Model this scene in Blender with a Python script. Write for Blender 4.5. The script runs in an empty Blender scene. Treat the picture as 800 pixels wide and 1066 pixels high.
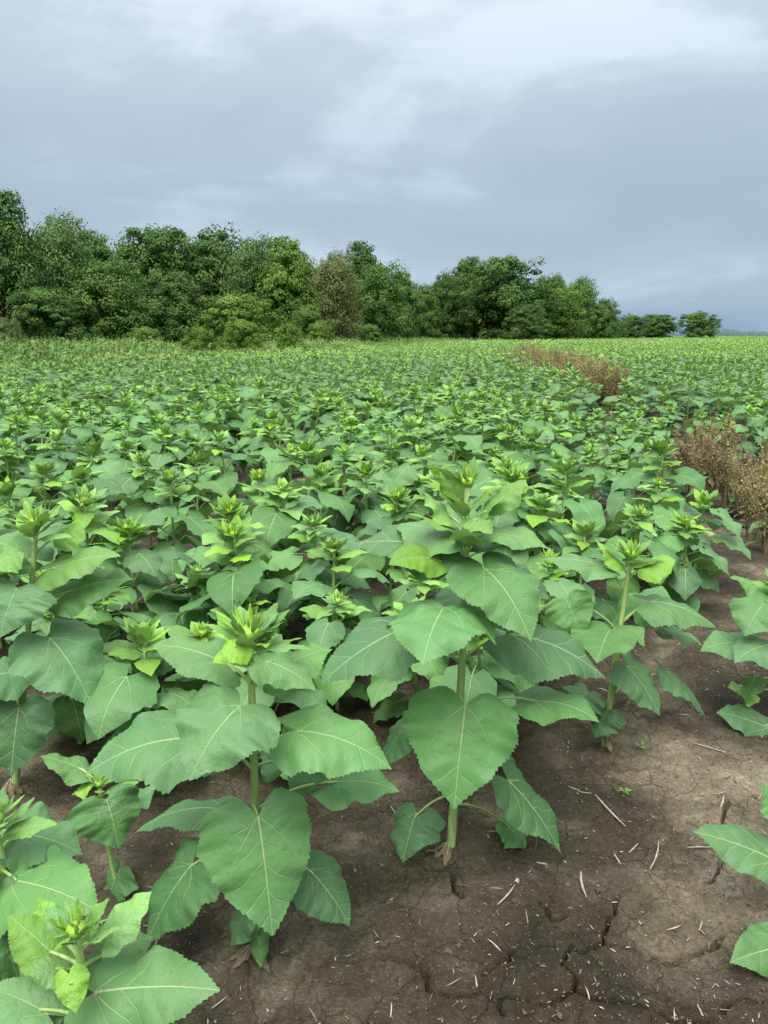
import bpy, math, random
import numpy as np
from mathutils import Vector, Matrix

D = bpy.data
SC = bpy.context.scene
R = math.radians
rng = np.random.default_rng(11)
random.seed(4)

# ------------------------------------------------------------------ camera
CAM_H = 1.45
PITCH = R(13.36)
FOC = 775.0            # focal length in photograph pixels (photo 800 x 1066)
cam_d = D.cameras.new("camera")
cam = D.objects.new("camera", cam_d)
SC.collection.objects.link(cam)
cam.location = (0, 0, CAM_H)
cam.rotation_euler = (math.pi / 2 - PITCH, 0, 0)
cam_d.sensor_fit = 'VERTICAL'
cam_d.sensor_height = 36.0
cam_d.sensor_width = 36.0
cam_d.lens = FOC / 1066.0 * 36.0
cam_d.clip_start = 0.05
cam_d.clip_end = 9000
SC.camera = cam

# ------------------------------------------------------------------ sky and light
SUN_EL, SUN_AZ = R(62), R(200)      # azimuth clockwise from +Y
EXPOSURE = 1.6
SKY_OFF = (3.7, 0.2, 1.5)
world = D.worlds.new("World")
SC.world = world
world.use_nodes = True


def nodes_of(tree):
    for n in list(tree.nodes):
        tree.nodes.remove(n)
    N = tree.nodes
    L = tree.links

    def nd(kind, ins=None, **props):
        n = N.new(kind)
        for k, v in props.items():
            setattr(n, k, v)
        for k, v in (ins or {}).items():
            s = n.inputs[k]
            if isinstance(v, bpy.types.NodeSocket):
                L.new(v, s)
            else:
                s.default_value = v
        return n

    def math_(op, a, b=None, c=None, clamp=False):
        n = N.new('ShaderNodeMath')
        n.operation = op
        n.use_clamp = clamp
        for i, v in enumerate((a, b, c)):
            if v is None:
                continue
            if isinstance(v, bpy.types.NodeSocket):
                L.new(v, n.inputs[i])
            else:
                n.inputs[i].default_value = v
        return n.outputs[0]

    def ramp(fac, stops, interp='LINEAR'):
        n = N.new('ShaderNodeValToRGB')
        cr = n.color_ramp
        cr.interpolation = interp
        while len(cr.elements) < len(stops):
            cr.elements.new(0.5)
        for e, (p, c) in zip(cr.elements, stops):
            e.position = p
            e.color = (*c, 1) if len(c) == 3 else c
        L.new(fac, n.inputs[0])
        return n.outputs[0]

    def mix(fac, a, b, blend='MIX'):
        n = N.new('ShaderNodeMix')
        n.data_type = 'RGBA'
        n.blend_type = blend
        for i, v in ((0, fac), (6, a), (7, b)):
            if isinstance(v, bpy.types.NodeSocket):
                L.new(v, n.inputs[i])
            else:
                n.inputs[i].default_value = v if not isinstance(v, tuple) or len(v) == 4 else (*v, 1)
        return n.outputs[2]

    return nd, math_, ramp, mix, L


def build_sky():
    nd, m, ramp, mix, L = nodes_of(world.node_tree)
    sky = nd('ShaderNodeTexSky', sky_type='NISHITA')
    sky.sun_disc = False
    sky.sun_elevation = SUN_EL
    sky.sun_rotation = SUN_AZ
    sky.air_density = 1.0
    sky.dust_density = 2.0
    tc = nd('ShaderNodeTexCoord')
    sep = nd('ShaderNodeSeparateXYZ', {0: tc.outputs['Generated']})
    x, y, z = sep.outputs
    zc = m('MAXIMUM', z, 0.0)
    zz = m('MULTIPLY', m('POWER', zc, 0.8), 2.6)
    vec = nd('ShaderNodeCombineXYZ', {0: x, 1: y, 2: zz})
    mp0 = nd('ShaderNodeMapping', {'Vector': vec.outputs[0], 'Location': SKY_OFF})
    n1 = nd('ShaderNodeTexNoise', {'Vector': mp0.outputs[0], 'Scale': 2.3, 'Detail': 5.0, 'Roughness': 0.52, 'Distortion': 0.25})
    mp = nd('ShaderNodeMapping', {'Vector': vec.outputs[0], 'Location': (3.1, 1.7, 0.4)})
    n2 = nd('ShaderNodeTexNoise', {'Vector': mp.outputs[0], 'Scale': 6.5, 'Detail': 6.0, 'Roughness': 0.58, 'Distortion': 0.3})
    a = m('MULTIPLY', n1.outputs[0], 0.80)
    b = m('MULTIPLY', n2.outputs[0], 0.20)
    cl = m('ADD', a, b)
    # overcast sky: brighter towards the zenith, cloud cells of their own brightness
    elev = ramp(zc, [(0.0, (0.078, 0.124, 0.176)), (0.035, (0.122, 0.164, 0.207)), (0.08, (0.141, 0.177, 0.213)),
                     (0.16, (0.144, 0.178, 0.213)), (0.25, (0.172, 0.205, 0.236)), (0.36, (0.212, 0.243, 0.270)), (1.0, (0.92, 0.96, 0.99))])
    cell = ramp(cl, [(0.36, (0.88, 0.895, 0.91)), (0.48, (0.96, 0.967, 0.975)), (0.62, (1.26, 1.24, 1.22))], 'EASE')
    cloud = mix(1.0, elev, cell, 'MULTIPLY')
    cloud10 = mix(1.0, cloud, (10.0, 10.0, 10.0), 'MULTIPLY')
    col = mix(0.95, sky.outputs[0], cloud10)
    bg = nd('ShaderNodeBackground', {'Color': col, 'Strength': 0.1})
    out = nd('ShaderNodeOutputWorld', {'Surface': bg.outputs[0]})


build_sky()
sun_d = D.lights.new("sun", 'SUN')
sun_d.energy = 1.5
sun_d.angle = R(40)
sun_d.color = (1.0, 0.97, 0.92)
sun = D.objects.new("sun", sun_d)
SC.collection.objects.link(sun)
sdir = Vector((math.sin(SUN_AZ) * math.cos(SUN_EL), math.cos(SUN_AZ) * math.cos(SUN_EL), math.sin(SUN_EL)))
sun.rotation_euler = sdir.to_track_quat('Z', 'Y').to_euler()
sun.location = (0, -5, 20)

SC.view_settings.view_transform = 'Standard'
SC.view_settings.look = 'None'
SC.view_settings.gamma = 1.0
SC.view_settings.use_curve_mapping = False
SC.view_settings.exposure = EXPOSURE

# ------------------------------------------------------------------ photograph ray -> place in the field
FWD = np.array((0, math.cos(PITCH), -math.sin(PITCH)))
UPV = np.array((0, math.sin(PITCH), math.cos(PITCH)))


def ray(x, y):
    return FWD + np.array((1.0, 0, 0)) * ((x - 400) / FOC) - UPV * ((y - 533) / FOC)


def on_height(x, y, z=0.0):
    d = ray(x, y)
    t = (z - CAM_H) / d[2]
    return np.array((0, 0, CAM_H)) + d * t


def at_depth(x, y, Y):
    d = ray(x, y)
    return np.array((0, 0, CAM_H)) + d * (Y / d[1])


# ------------------------------------------------------------------ object helpers
COL = SC.collection


def tag(o, label=None, cat=None, group=None, kind=None):
    if label:
        o['label'] = label
    if cat:
        o['category'] = cat
    if group:
        o['group'] = group
    if kind:
        o['kind'] = kind
    return o


def empty(name, loc, rz=0.0):
    o = D.objects.new(name, None)
    o.empty_display_size = 0.1
    o.location = [float(c) for c in loc]
    o.rotation_euler = (0, 0, rz)
    COL.objects.link(o)
    return o


class Geo:
    """Collects vertices, quads and triangles with a per-vertex vec3 (along, across, tone) and a per-face material slot."""

    def __init__(self):
        self.v, self.f4, self.f3, self.a, self.m4, self.m3 = [], [], [], [], [], []
        self.n = 0

    def add(self, V, quads=None, tris=None, att=None, mat=0):
        V = np.asarray(V, dtype=np.float64).reshape(-1, 3)
        self.v.append(V)
        if att is None:
            att = np.zeros((len(V), 3))
        self.a.append(np.asarray(att, dtype=np.float64).reshape(-1, 3))
        if quads is not None and len(quads):
            q = np.asarray(quads, dtype=np.int64).reshape(-1, 4) + self.n
            self.f4.append(q)
            self.m4.append(np.full(len(q), mat, dtype=np.int32))
        if tris is not None and len(tris):
            q = np.asarray(tris, dtype=np.int64).reshape(-1, 3) + self.n
            self.f3.append(q)
            self.m3.append(np.full(len(q), mat, dtype=np.int32))
        self.n += len(V)

    def pack(self):
        V = np.concatenate(self.v) if self.v else np.zeros((0, 3))
        A = np.concatenate(self.a) if self.a else np.zeros((0, 3))
        q = np.concatenate(self.f4) if self.f4 else np.zeros((0, 4), dtype=np.int64)
        t = np.concatenate(self.f3) if self.f3 else np.zeros((0, 3), dtype=np.int64)
        mq = np.concatenate(self.m4) if self.m4 else np.zeros(0, dtype=np.int32)
        mt = np.concatenate(self.m3) if self.m3 else np.zeros(0, dtype=np.int32)
        return V, A, q, t, mq, mt

    def merge(self, packed, M3=None, loc=(0, 0, 0), tone=0.0):
        V, A, q, t, mq, mt = packed
        W = V if M3 is None else V @ M3.T
        self.v.append(W + np.asarray(loc))
        A2 = A.copy()
        A2[:, 2] += tone
        self.a.append(A2)
        if len(q):
            self.f4.append(q + self.n)
            self.m4.append(mq)
        if len(t):
            self.f3.append(t + self.n)
            self.m3.append(mt)
        self.n += len(V)

    def mesh(self, name, mats, smooth=True):
        return mesh_from(name, self.pack(), mats, smooth)


def mesh_from(name, packed, mats, smooth=True):
    V, A, q, t, mq, mt = packed
    me = D.meshes.new(name)
    nv, nq, nt = len(V), len(q), len(t)
    me.vertices.add(nv)
    me.vertices.foreach_set("co", V.astype(np.float32).ravel())
    me.loops.add(nq * 4 + nt * 3)
    me.loops.foreach_set("vertex_index", np.concatenate([q.ravel(), t.ravel()]).astype(np.int32))
    me.polygons.add(nq + nt)
    ls = np.concatenate([np.arange(nq) * 4, nq * 4 + np.arange(nt) * 3]).astype(np.int32)
    me.polygons.foreach_set("loop_start", ls)
    me.polygons.foreach_set("material_index", np.concatenate([mq, mt]).astype(np.int32))
    me.polygons.foreach_set("use_smooth", np.full(nq + nt, smooth, dtype=bool))
    at = me.attributes.new("lf", 'FLOAT_VECTOR', 'POINT')
    at.data.foreach_set("vector", A.astype(np.float32).ravel())
    for mm in mats:
        me.materials.append(mm)
    me.update(calc_edges=True)
    return me


def obj(name, me, parent=None, mat=None):
    o = D.objects.new(name, me)
    COL.objects.link(o)
    if parent is not None:
        o.parent = parent
    if mat is not None:
        o.matrix_local = mat
    return o


def norm(v):
    v = np.asarray(v, float)
    return v / max(1e-9, np.linalg.norm(v))


def bez(P, t):
    t = np.asarray(t, float)[..., None]
    return P[0] * (1 - t) ** 2 + P[1] * 2 * t * (1 - t) + P[2] * t ** 2


def bez_d(P, t):
    t = np.asarray(t, float)[..., None]
    return 2 * (1 - t) * (P[1] - P[0]) + 2 * t * (P[2] - P[1])


def tube(g, pts, rad, n=6, mat=0, att=(0, 0, 0), cap=True):
    pts = np.asarray(pts, float)
    rad = np.asarray(rad, float)
    k = len(pts)
    T = np.gradient(pts, axis=0)
    T /= np.maximum(1e-9, np.linalg.norm(T, axis=1))[:, None]
    ref = np.array((0, 0, 1.0)) if abs(T[0][2]) < 0.8 else np.array((1.0, 0, 0))
    S = np.cross(T, ref)
    S /= np.maximum(1e-9, np.linalg.norm(S, axis=1))[:, None]
    U = np.cross(S, T)
    an = np.arange(n) * 2 * math.pi / n
    V = pts[:, None, :] + rad[:, None, None] * (np.cos(an)[None, :, None] * S[:, None, :] + np.sin(an)[None, :, None] * U[:, None, :])
    idx = np.arange(k * n).reshape(k, n)
    a, b = idx[:-1], idx[1:]
    q = np.stack([a, np.roll(a, -1, 1), np.roll(b, -1, 1), b], -1).reshape(-1, 4)
    A = np.tile(np.asarray(att, float), (k * n, 1))
    A[:, 0] = np.repeat(np.linspace(0, 1, k), n)
    V = V.reshape(-1, 3)
    if cap:
        V = np.concatenate([V, pts[-1:] + T[-1:] * rad[-1] * 0.4])
        A = np.concatenate([A, A[-1:]])
        e = k * n
        tr = np.stack([idx[-1], np.roll(idx[-1], -1), np.full(n, e)], -1)
        g.add(V, q, tr, A, mat)
    else:
        g.add(V, q, None, A, mat)


def vnoise(x, y, seed=0):
    xi = np.floor(x).astype(np.int64)
    yi = np.floor(y).astype(np.int64)
    xf, yf = x - xi, y - yi
    xf = xf * xf * (3 - 2 * xf)
    yf = yf * yf * (3 - 2 * yf)

    def h(a, b):
        k = (a * 374761393 + b * 668265263 + seed * 1442695041) & 0xFFFFFFFF
        k = ((k ^ (k >> 13)) * 1274126177) & 0xFFFFFFFF
        return ((k ^ (k >> 16)) & 0xFFFF) / 65535.0
    return (h(xi, yi) * (1 - xf) + h(xi + 1, yi) * xf) * (1 - yf) + (h(xi, yi + 1) * (1 - xf) + h(xi + 1, yi + 1) * xf) * yf


PU = np.array((0, .03, .08, .15, .24, .34, .46, .58, .70, .81, .90, .96, 1.0))
PW = np.array((.62, .79, .91, .975, 1.0, .985, .915, .785, .605, .40, .205, .08, 0.0))
PWN = np.array((.20, .34, .50, .66, .82, .95, 1.0, .92, .72, .48, .26, .11, 0.0))     # narrow young leaf


def blade(g, P, G, W, roll=0.0, fold=0.12, edged=0.5, wave=0.05, tone=0.0, nu=12, nv=2, lobe=0.2, tooth=0.05,
          narrow=False, rg=rng, mat=0, quilt=0.035):
    """A heart shaped leaf blade with a toothed edge along the curve P (three points), its face towards G."""
    P = [np.asarray(p, float) for p in P]
    L = np.linalg.norm(P[1] - P[0]) + np.linalg.norm(P[2] - P[1])
    u = np.linspace(0, 1, nu + 1)
    w = np.interp(u, PU, PWN if narrow else PW)
    if tooth:
        tt = np.where(np.arange(nu + 1) % 2 == 0, -0.5, 1.0) * rg.uniform(0.1, 1.35, nu + 1)
        tt[-1] = 0
        tt[0] = 0
    else:
        tt = np.zeros(nu + 1)
    a = np.linspace(-1, 1, 2 * nv + 1)
    half = W / 2 * w
    am = np.abs(a)
    ed = np.where(am > 0.99, 1.0, 0.0)
    asym = 1 + rg.uniform(-0.06, 0.06) * np.sign(a)
    Yc = half[:, None] * a[None, :] * asym[None, :] * (1 + tooth * tt[:, None] * ed[None, :])
    lb = 0.0 if narrow else lobe
    s = u[:, None] - lb * ((1 - u) ** 3)[:, None] * (np.sin(np.minimum(am, 1) * 2.2) / 0.92)[None, :] + 0.012 * tt[:, None] * ed[None, :] * (1 if tooth else 0)
    C = bez(P, s)
    T = bez_d(P, np.clip(s, 0, 1))
    T /= np.maximum(1e-9, np.linalg.norm(T, axis=-1))[..., None]
    G = norm(G)
    Nn = G - (T @ G)[..., None] * T
    Nn /= np.maximum(1e-6, np.linalg.norm(Nn, axis=-1))[..., None]
    S = np.cross(T, Nn)
    if roll:
        c, sn = math.cos(roll), math.sin(roll)
        S, Nn = S * c + Nn * sn, Nn * c - S * sn
    big = 1 + 0.025 * np.sin(u * 17 + rg.uniform(0, 6)) * (u > .05) + 0.02 * np.sin(u * 31 + rg.uniform(0, 6)) * (u > .05)
    Yc = Yc * (1 + (big - 1)[:, None] * ed[None, :])
    ph = rg.uniform(0, 6.28, 2)
    fr = rg.uniform(1.4, 2.6)
    wv = np.where(a[None, :] < 0, np.sin(fr * 6.28 * u[:, None] + ph[0]), np.sin(fr * 6.28 * u[:, None] + ph[1]))
    ay = np.abs(Yc)
    zo = fold * ay - edged * ay ** 2 / max(W, 1e-4) * 1.2 + wave * W * (am ** 2)[None, :] * wv * np.minimum(1, w)[:, None]
    if nu >= 10:
        yl = np.abs(Yc) / L
        tq = s - 0.95 * yl + 0.75 * yl ** 2
        zo = zo + quilt * W * np.abs(np.sin(math.pi * (4.6 * tq + .03 + .1 * np.sign(Yc)))) * np.minimum(1, 6 * yl) * np.minimum(1, w)[:, None]
        zo = zo + 0.05 * W * (vnoise(s * 4.2 + ph[0] * 9, Yc / L * 4.2 + ph[1] * 7, 3) - .5) * 2 * np.minimum(1, 5 * yl)
    V = C + S * Yc[..., None] + Nn * zo[..., None]
    A = np.stack([s, Yc / L, np.full_like(s, tone)], -1)
    m = 2 * nv + 1
    idx = np.arange((nu + 1) * m).reshape(nu + 1, m)
    q = np.stack([idx[:-1, :-1], idx[:-1, 1:], idx[1:, 1:], idx[1:, :-1]], -1).reshape(-1, 4)
    # face order so that the normal looks along Nn
    v0, v1, v2 = V[0, nv], V[0, nv + 1], V[1, nv]
    if np.dot(np.cross(v1 - v0, v2 - v0), Nn[0, nv]) < 0:
        q = q[:, ::-1]
    g.add(V.reshape(-1, 3), q, None, A.reshape(-1, 3), mat)


def local_leaf(L, W, pet, elev, p0, p1, tone, nu, nv, rg, narrow=False, petn=5, yaw=0.0, tooth=0.05, wave=0.05, pr=0.0028, petiole=True):
    """Petiole and blade of one leaf, standing out along +X from a stem at the origin."""
    g = Geo()
    ce, se = math.cos(elev), math.sin(elev)
    B = np.array((pet * ce, 0, pet * se))
    d0 = np.array((math.cos(p0) * math.cos(yaw), math.cos(p0) * math.sin(yaw), math.sin(p0)))
    d1 = np.array((math.cos(p1) * math.cos(yaw), math.cos(p1) * math.sin(yaw), math.sin(p1)))
    P = [B, B + d0 * L * 0.5, B + d0 * L * 0.5 + d1 * L * 0.5]
    if petiole:
        ctl = [np.zeros(3), np.array((pet * ce * 0.5, 0, pet * se * 0.5 + pet * 0.16)), B + d0 * 0.012]
        tube(g, bez(ctl, np.linspace(0, 1, petn)), np.linspace(pr * 1.25, pr * 0.8, petn), 5 if nu > 8 else 3, 1, (0, 0, min(tone, .7)), cap=False)
    blade(g, P, (0.45, 0, 1.0), W, rg.uniform(-0.3, 0.3), rg.uniform(0.02, 0.24), rg.uniform(0.3, 0.8), wave * rg.uniform(.6, 1.5), tone, nu, nv,
          rg.uniform(.2, .28), tooth, narrow, rg)
    return g


# ------------------------------------------------------------------ materials
def new_mat(name):
    mt = D.materials.new(name)
    mt.use_nodes = True
    return mt, nodes_of(mt.node_tree)


def leaf_material():
    mt, (nd, m, ramp, mix, L) = new_mat("sunflower_leaf")
    at = nd('ShaderNodeAttribute', attribute_name='lf')
    sx = nd('ShaderNodeSeparateXYZ', {0: at.outputs['Vector']})
    s, y, tone = sx.outputs
    oi = nd('ShaderNodeObjectInfo')
    tc = nd('ShaderNodeTexCoord')
    nz = nd('ShaderNodeTexNoise', {'Vector': tc.outputs['Object'], 'Scale': 9.0, 'Detail': 4.0, 'Roughness': 0.6})
    tvar = m('MULTIPLY_ADD', nz.outputs[0], 0.42, -0.21)
    t1 = m('ADD', tone, tvar)
    t2 = m('MULTIPLY', t1, 0.5, clamp=True)
    base = ramp(t2, [(0.0, (0.084, 0.190, 0.074)), (0.16, (0.120, 0.246, 0.084)), (0.34, (0.212, 0.395, 0.070)),
                     (0.55, (0.33, 0.52, 0.062)), (0.75, (0.45, 0.56, 0.075)), (1.0, (0.60, 0.56, 0.08))])
    vr = m('MULTIPLY_ADD', oi.outputs['Random'], 0.48, 0.78)
    r2 = m('FRACT', m('MULTIPLY', oi.outputs['Random'], 7.3))
    hs = nd('ShaderNodeHueSaturation', {'Color': base, 'Value': vr, 'Saturation': m('MULTIPLY_ADD', r2, 0.22, 0.94), 'Hue': m('MULTIPLY_ADD', r2, -0.014, 0.507)})
    col0 = hs.outputs[0]
    # veins: a midrib and side veins sweeping forward from it
    wob = nd('ShaderNodeTexNoise', {'Vector': at.outputs['Vector'], 'Scale': 3.5, 'Detail': 2.0})
    ay = m('ABSOLUTE', y)
    sg = m('SIGN', y)
    k = m('MULTIPLY', ay, -0.95)
    k2 = m('MULTIPLY', m('POWER', ay, 2.0), 0.75)
    t = m('ADD', m('ADD', s, k), k2)
    t = m('ADD', t, m('MULTIPLY', sg, 0.022))
    t = m('ADD', t, m('MULTIPLY_ADD', wob.outputs[0], 0.16, -0.08))
    fr = m('FRACT', m('MULTIPLY_ADD', t, 4.6, 0.47))
    dd = m('ABSOLUTE', m('SUBTRACT', fr, 0.5))
    wdt = m('MULTIPLY_ADD', ay, -0.085, 0.052)
    lat = m('SUBTRACT', 1.0, m('DIVIDE', dd, m('MAXIMUM', wdt, 0.02)), clamp=True)
    lat = m('MULTIPLY', lat, m('GREATER_THAN', t, -0.07))
    mw = m('MULTIPLY_ADD', s, -0.011, 0.015)
    mid = m('SUBTRACT', 1.0, m('DIVIDE', ay, m('MAXIMUM', mw, 0.003)), clamp=True)
    mid = m('MULTIPLY', mid, m('GREATER_THAN', s, -0.01))
    bas = m('SUBTRACT', m('MULTIPLY', s, 0.88), m('MULTIPLY', m('POWER', m('MAXIMUM', s, 0.0), 2.0), 0.55))
    bd = m('ABSOLUTE', m('SUBTRACT', ay, m('ADD', bas, m('MULTIPLY_ADD', wob.outputs[0], 0.05, -0.025))))
    bw = m('MULTIPLY_ADD', s, -0.016, 0.0115)
    bvein = m('SUBTRACT', 1.0, m('DIVIDE', bd, m('MAXIMUM', bw, 0.0015)), clamp=True)
    bvein = m('MULTIPLY', bvein, m('MULTIPLY', m('GREATER_THAN', s, 0.0), m('LESS_THAN', s, 0.62)))
    lat = m('MAXIMUM', m('MULTIPLY', lat, 0.8), m('MULTIPLY', bvein, 1.5, clamp=True))
    vein = m('MAXIMUM', m('MULTIPLY', m('MULTIPLY', lat, 0.85), m('MULTIPLY_ADD', ay, -1.7, 1.0, clamp=True)), m('MULTIPLY', mid, 1.6, clamp=True))
    vcol = mix(0.5, (0.36, 0.50, 0.24), (0.40, 0.50, 0.22))
    col1 = mix(m('MULTIPLY', vein, 0.72), col0, vcol)
    geo = nd('ShaderNodeNewGeometry')
    pale = mix(0.30, col1, (0.20, 0.31, 0.13))
    col = mix(m('MULTIPLY', geo.outputs['Backfacing'], 0.85), col1, pale)
    sv = nd('ShaderNodeTexVoronoi', {'Vector': tc.outputs['Object'], 'Scale': 55.0})
    sc_ = nd('ShaderNodeSeparateColor', {0: sv.outputs['Color']})
    spot = m('MULTIPLY', m('LESS_THAN', sv.outputs['Distance'], 0.16), m('GREATER_THAN', sc_.outputs[0], 0.93))
    col = mix(m('MULTIPLY', spot, 0.8), col, (0.17, 0.13, 0.06))
    # blistered surface between the veins
    vor = nd('ShaderNodeTexVoronoi', {'Vector': at.outputs['Vector'], 'Scale': 26.0}, feature='SMOOTH_F1')
    h = m('ADD', m('MULTIPLY', vein, -1.0), m('MULTIPLY', vor.outputs['Distance'], -0.35))
    nz2 = nd('ShaderNodeTexNoise', {'Vector': at.outputs['Vector'], 'Scale': 12.0, 'Detail': 3.0})
    h = m('ADD', h, m('MULTIPLY', nz2.outputs[0], 0.9))
    bp = nd('ShaderNodeBump', {'Height': h, 'Strength': 0.5, 'Distance': 0.005})
    pb = nd('ShaderNodeBsdfPrincipled', {'Base Color': col, 'Roughness': 0.50, 'Normal': bp.outputs[0], 'Specular IOR Level': 0.30})
    tcol = mix(0.35, col, (0.25, 0.42, 0.03))
    tr = nd('ShaderNodeBsdfTranslucent', {'Color': tcol})
    mx = nd('ShaderNodeMixShader', {0: 0.22, 1: pb.outputs[0], 2: tr.outputs[0]})
    nd('ShaderNodeOutputMaterial', {'Surface': mx.outputs[0]})
    return mt


def stem_material():
    mt, (nd, m, ramp, mix, L) = new_mat("sunflower_stem")
    tc = nd('ShaderNodeTexCoord')
    mp = nd('ShaderNodeMapping', {'Vector': tc.outputs['Object'], 'Scale': (60, 60, 8)})
    nz = nd('ShaderNodeTexNoise', {'Vector': mp.outputs[0], 'Scale': 2.0, 'Detail': 4.0})
    col = ramp(nz.outputs[0], [(0.3, (0.21, 0.33, 0.09)), (0.55, (0.30, 0.43, 0.13)), (0.75, (0.40, 0.50, 0.20))])
    bp = nd('ShaderNodeBump', {'Height': nz.outputs[0], 'Strength': 0.4, 'Distance': 0.002})
    pb = nd('ShaderNodeBsdfPrincipled', {'Base Color': col, 'Roughness': 0.55, 'Normal': bp.outputs[0]})
    nd('ShaderNodeOutputMaterial', {'Surface': pb.outputs[0]})
    return mt


def flat_leafy(name, stops, rough=0.6, trans=0.2, scale=0.8, attr=True):
    """Small leaves seen far away: a colour from the per-leaf tone and slow noise."""
    mt, (nd, m, ramp, mix, L) = new_mat(name)
    at = nd('ShaderNodeAttribute', attribute_name='lf')
    sx = nd('ShaderNodeSeparateXYZ', {0: at.outputs['Vector']})
    tc = nd('ShaderNodeTexCoord')
    oi = nd('ShaderNodeObjectInfo')
    nz = nd('ShaderNodeTexNoise', {'Vector': tc.outputs['Object'], 'Scale': scale, 'Detail': 3.0})
    f = m('ADD', m('MULTIPLY', sx.outputs[2], 0.7), m('MULTIPLY', nz.outputs[0], 0.35), clamp=True)
    col = ramp(f, stops)
    pb = nd('ShaderNodeBsdfPrincipled', {'Base Color': col, 'Roughness': rough, 'Specular IOR Level': 0.3})
    tr = nd('ShaderNodeBsdfTranslucent', {'Color': col})
    mx = nd('ShaderNodeMixShader', {0: trans, 1: pb.outputs[0], 2: tr.outputs[0]})
    nd('ShaderNodeOutputMaterial', {'Surface': mx.outputs[0]})
    return mt


def plain(name, c0, c1, scale=20.0, rough=0.85, bump=0.3, dist=0.004):
    mt, (nd, m, ramp, mix, L) = new_mat(name)
    tc = nd('ShaderNodeTexCoord')
    nz = nd('ShaderNodeTexNoise', {'Vector': tc.outputs['Object'], 'Scale': scale, 'Detail': 5.0, 'Roughness': 0.6})
    col = ramp(nz.outputs[0], [(0.3, c0), (0.7, c1)])
    bp = nd('ShaderNodeBump', {'Height': nz.outputs[0], 'Strength': bump, 'Distance': dist})
    pb = nd('ShaderNodeBsdfPrincipled', {'Base Color': col, 'Roughness': rough, 'Normal': bp.outputs[0]})
    nd('ShaderNodeOutputMaterial', {'Surface': pb.outputs[0]})
    return mt


def soil_material():
    mt, (nd, m, ramp, mix, L) = new_mat("field_soil")
    geo = nd('ShaderNodeNewGeometry')
    P = geo.outputs['Position']
    big = nd('ShaderNodeTexNoise', {'Vector': P, 'Scale': 1.35, 'Detail': 6.0, 'Roughness': 0.62, 'Distortion': 0.6})
    medn = nd('ShaderNodeTexNoise', {'Vector': P, 'Scale': 7.0, 'Detail': 6.0, 'Roughness': 0.65})
    fine = nd('ShaderNodeTexNoise', {'Vector': P, 'Scale': 85.0, 'Detail': 6.0, 'Roughness': 0.75})
    gr = nd('ShaderNodeTexVoronoi', {'Vector': P, 'Scale': 160.0})
    f = m('ADD', m('MULTIPLY', big.outputs[0], 0.72), m('MULTIPLY', medn.outputs[0], 0.28))
    # crusts that have dried out in the open of the bare strip
    for cx, cy, rr, am_ in ((0.86, 1.72, 0.42, 0.06), (1.15, 2.1, 0.35, 0.05), (0.22, 1.70, 0.20, 0.05), (0.35, 1.40, 0.30, -0.035)):
        dv = nd('ShaderNodeVectorMath', {0: P, 1: (cx, cy, 0)}, operation='DISTANCE')
        dn = m('SUBTRACT', 1.0, m('DIVIDE', m('ADD', dv.outputs['Value'], m('MULTIPLY_ADD', medn.outputs[0], 0.5, -0.25)), rr), clamp=True)
        f = m('MULTIPLY_ADD', m('MULTIPLY', dn, 1.6, clamp=True), am_, f)
    col = ramp(f, [(0.39, (0.030, 0.0235, 0.0150)), (0.47, (0.050, 0.040, 0.0265)), (0.53, (0.083, 0.067, 0.045)), (0.585, (0.150, 0.123, 0.083)), (0.66, (0.265, 0.220, 0.150))])
    grain = ramp(fine.outputs[0], [(0.30, (0.52, 0.51, 0.50)), (0.5, (1, 1, 1)), (0.70, (1.55, 1.54, 1.52))])
    col = mix(1.0, col, grain, 'MULTIPLY')
    # pale grit and bits of chaff pressed into the crust
    spk = m('LESS_THAN', gr.outputs['Distance'], 0.20)
    rnd = nd('ShaderNodeSeparateColor', {0: gr.outputs['Color']})
    pick = m('MULTIPLY', spk, m('GREATER_THAN', rnd.outputs[0], 0.84))
    col = mix(m('MULTIPLY', pick, 0.75), col, (0.36, 0.29, 0.21))
    dk = m('MULTIPLY', spk, m('LESS_THAN', rnd.outputs[0], 0.12))
    col = mix(m('MULTIPLY', dk, 0.6), col, (0.035, 0.027, 0.022))
    # a film of green algae in damp patches
    alg = nd('ShaderNodeTexNoise', {'Vector': P, 'Scale': 1.9, 'Detail': 5.0, 'Roughness': 0.7})
    am = ramp(alg.outputs[0], [(0.58, (0, 0, 0)), (0.72, (0.45, 0.45, 0.45))])
    col = mix(am, col, (0.055, 0.062, 0.036))
    crk = nd('ShaderNodeTexVoronoi', {'Vector': nd('ShaderNodeVectorMath', {0: P, 1: nd('ShaderNodeVectorMath', {0: medn.outputs['Color'], 'Scale': 0.12}, operation='SCALE').outputs[0]}, operation='ADD').outputs[0], 'Scale': 5.5}, feature='DISTANCE_TO_EDGE')
    ck = m('DIVIDE', crk.outputs['Distance'], 0.011, clamp=True)
    h = m('ADD', m('MULTIPLY', medn.outputs[0], 1.0), m('MULTIPLY', fine.outputs[0], 0.42))
    h = m('ADD', h, m('MULTIPLY', gr.outputs['Distance'], 0.14))
    h = m('ADD', h, m('MULTIPLY', ck, 0.26))
    bp = nd('ShaderNodeBump', {'Height': h, 'Strength': 1.0, 'Distance': 0.03})
    pb = nd('ShaderNodeBsdfPrincipled', {'Base Color': col, 'Roughness': 0.93, 'Normal': bp.outputs[0], 'Specular IOR Level': 0.2})
    nd('ShaderNodeOutputMaterial', {'Surface': pb.outputs[0]})
    return mt


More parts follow.
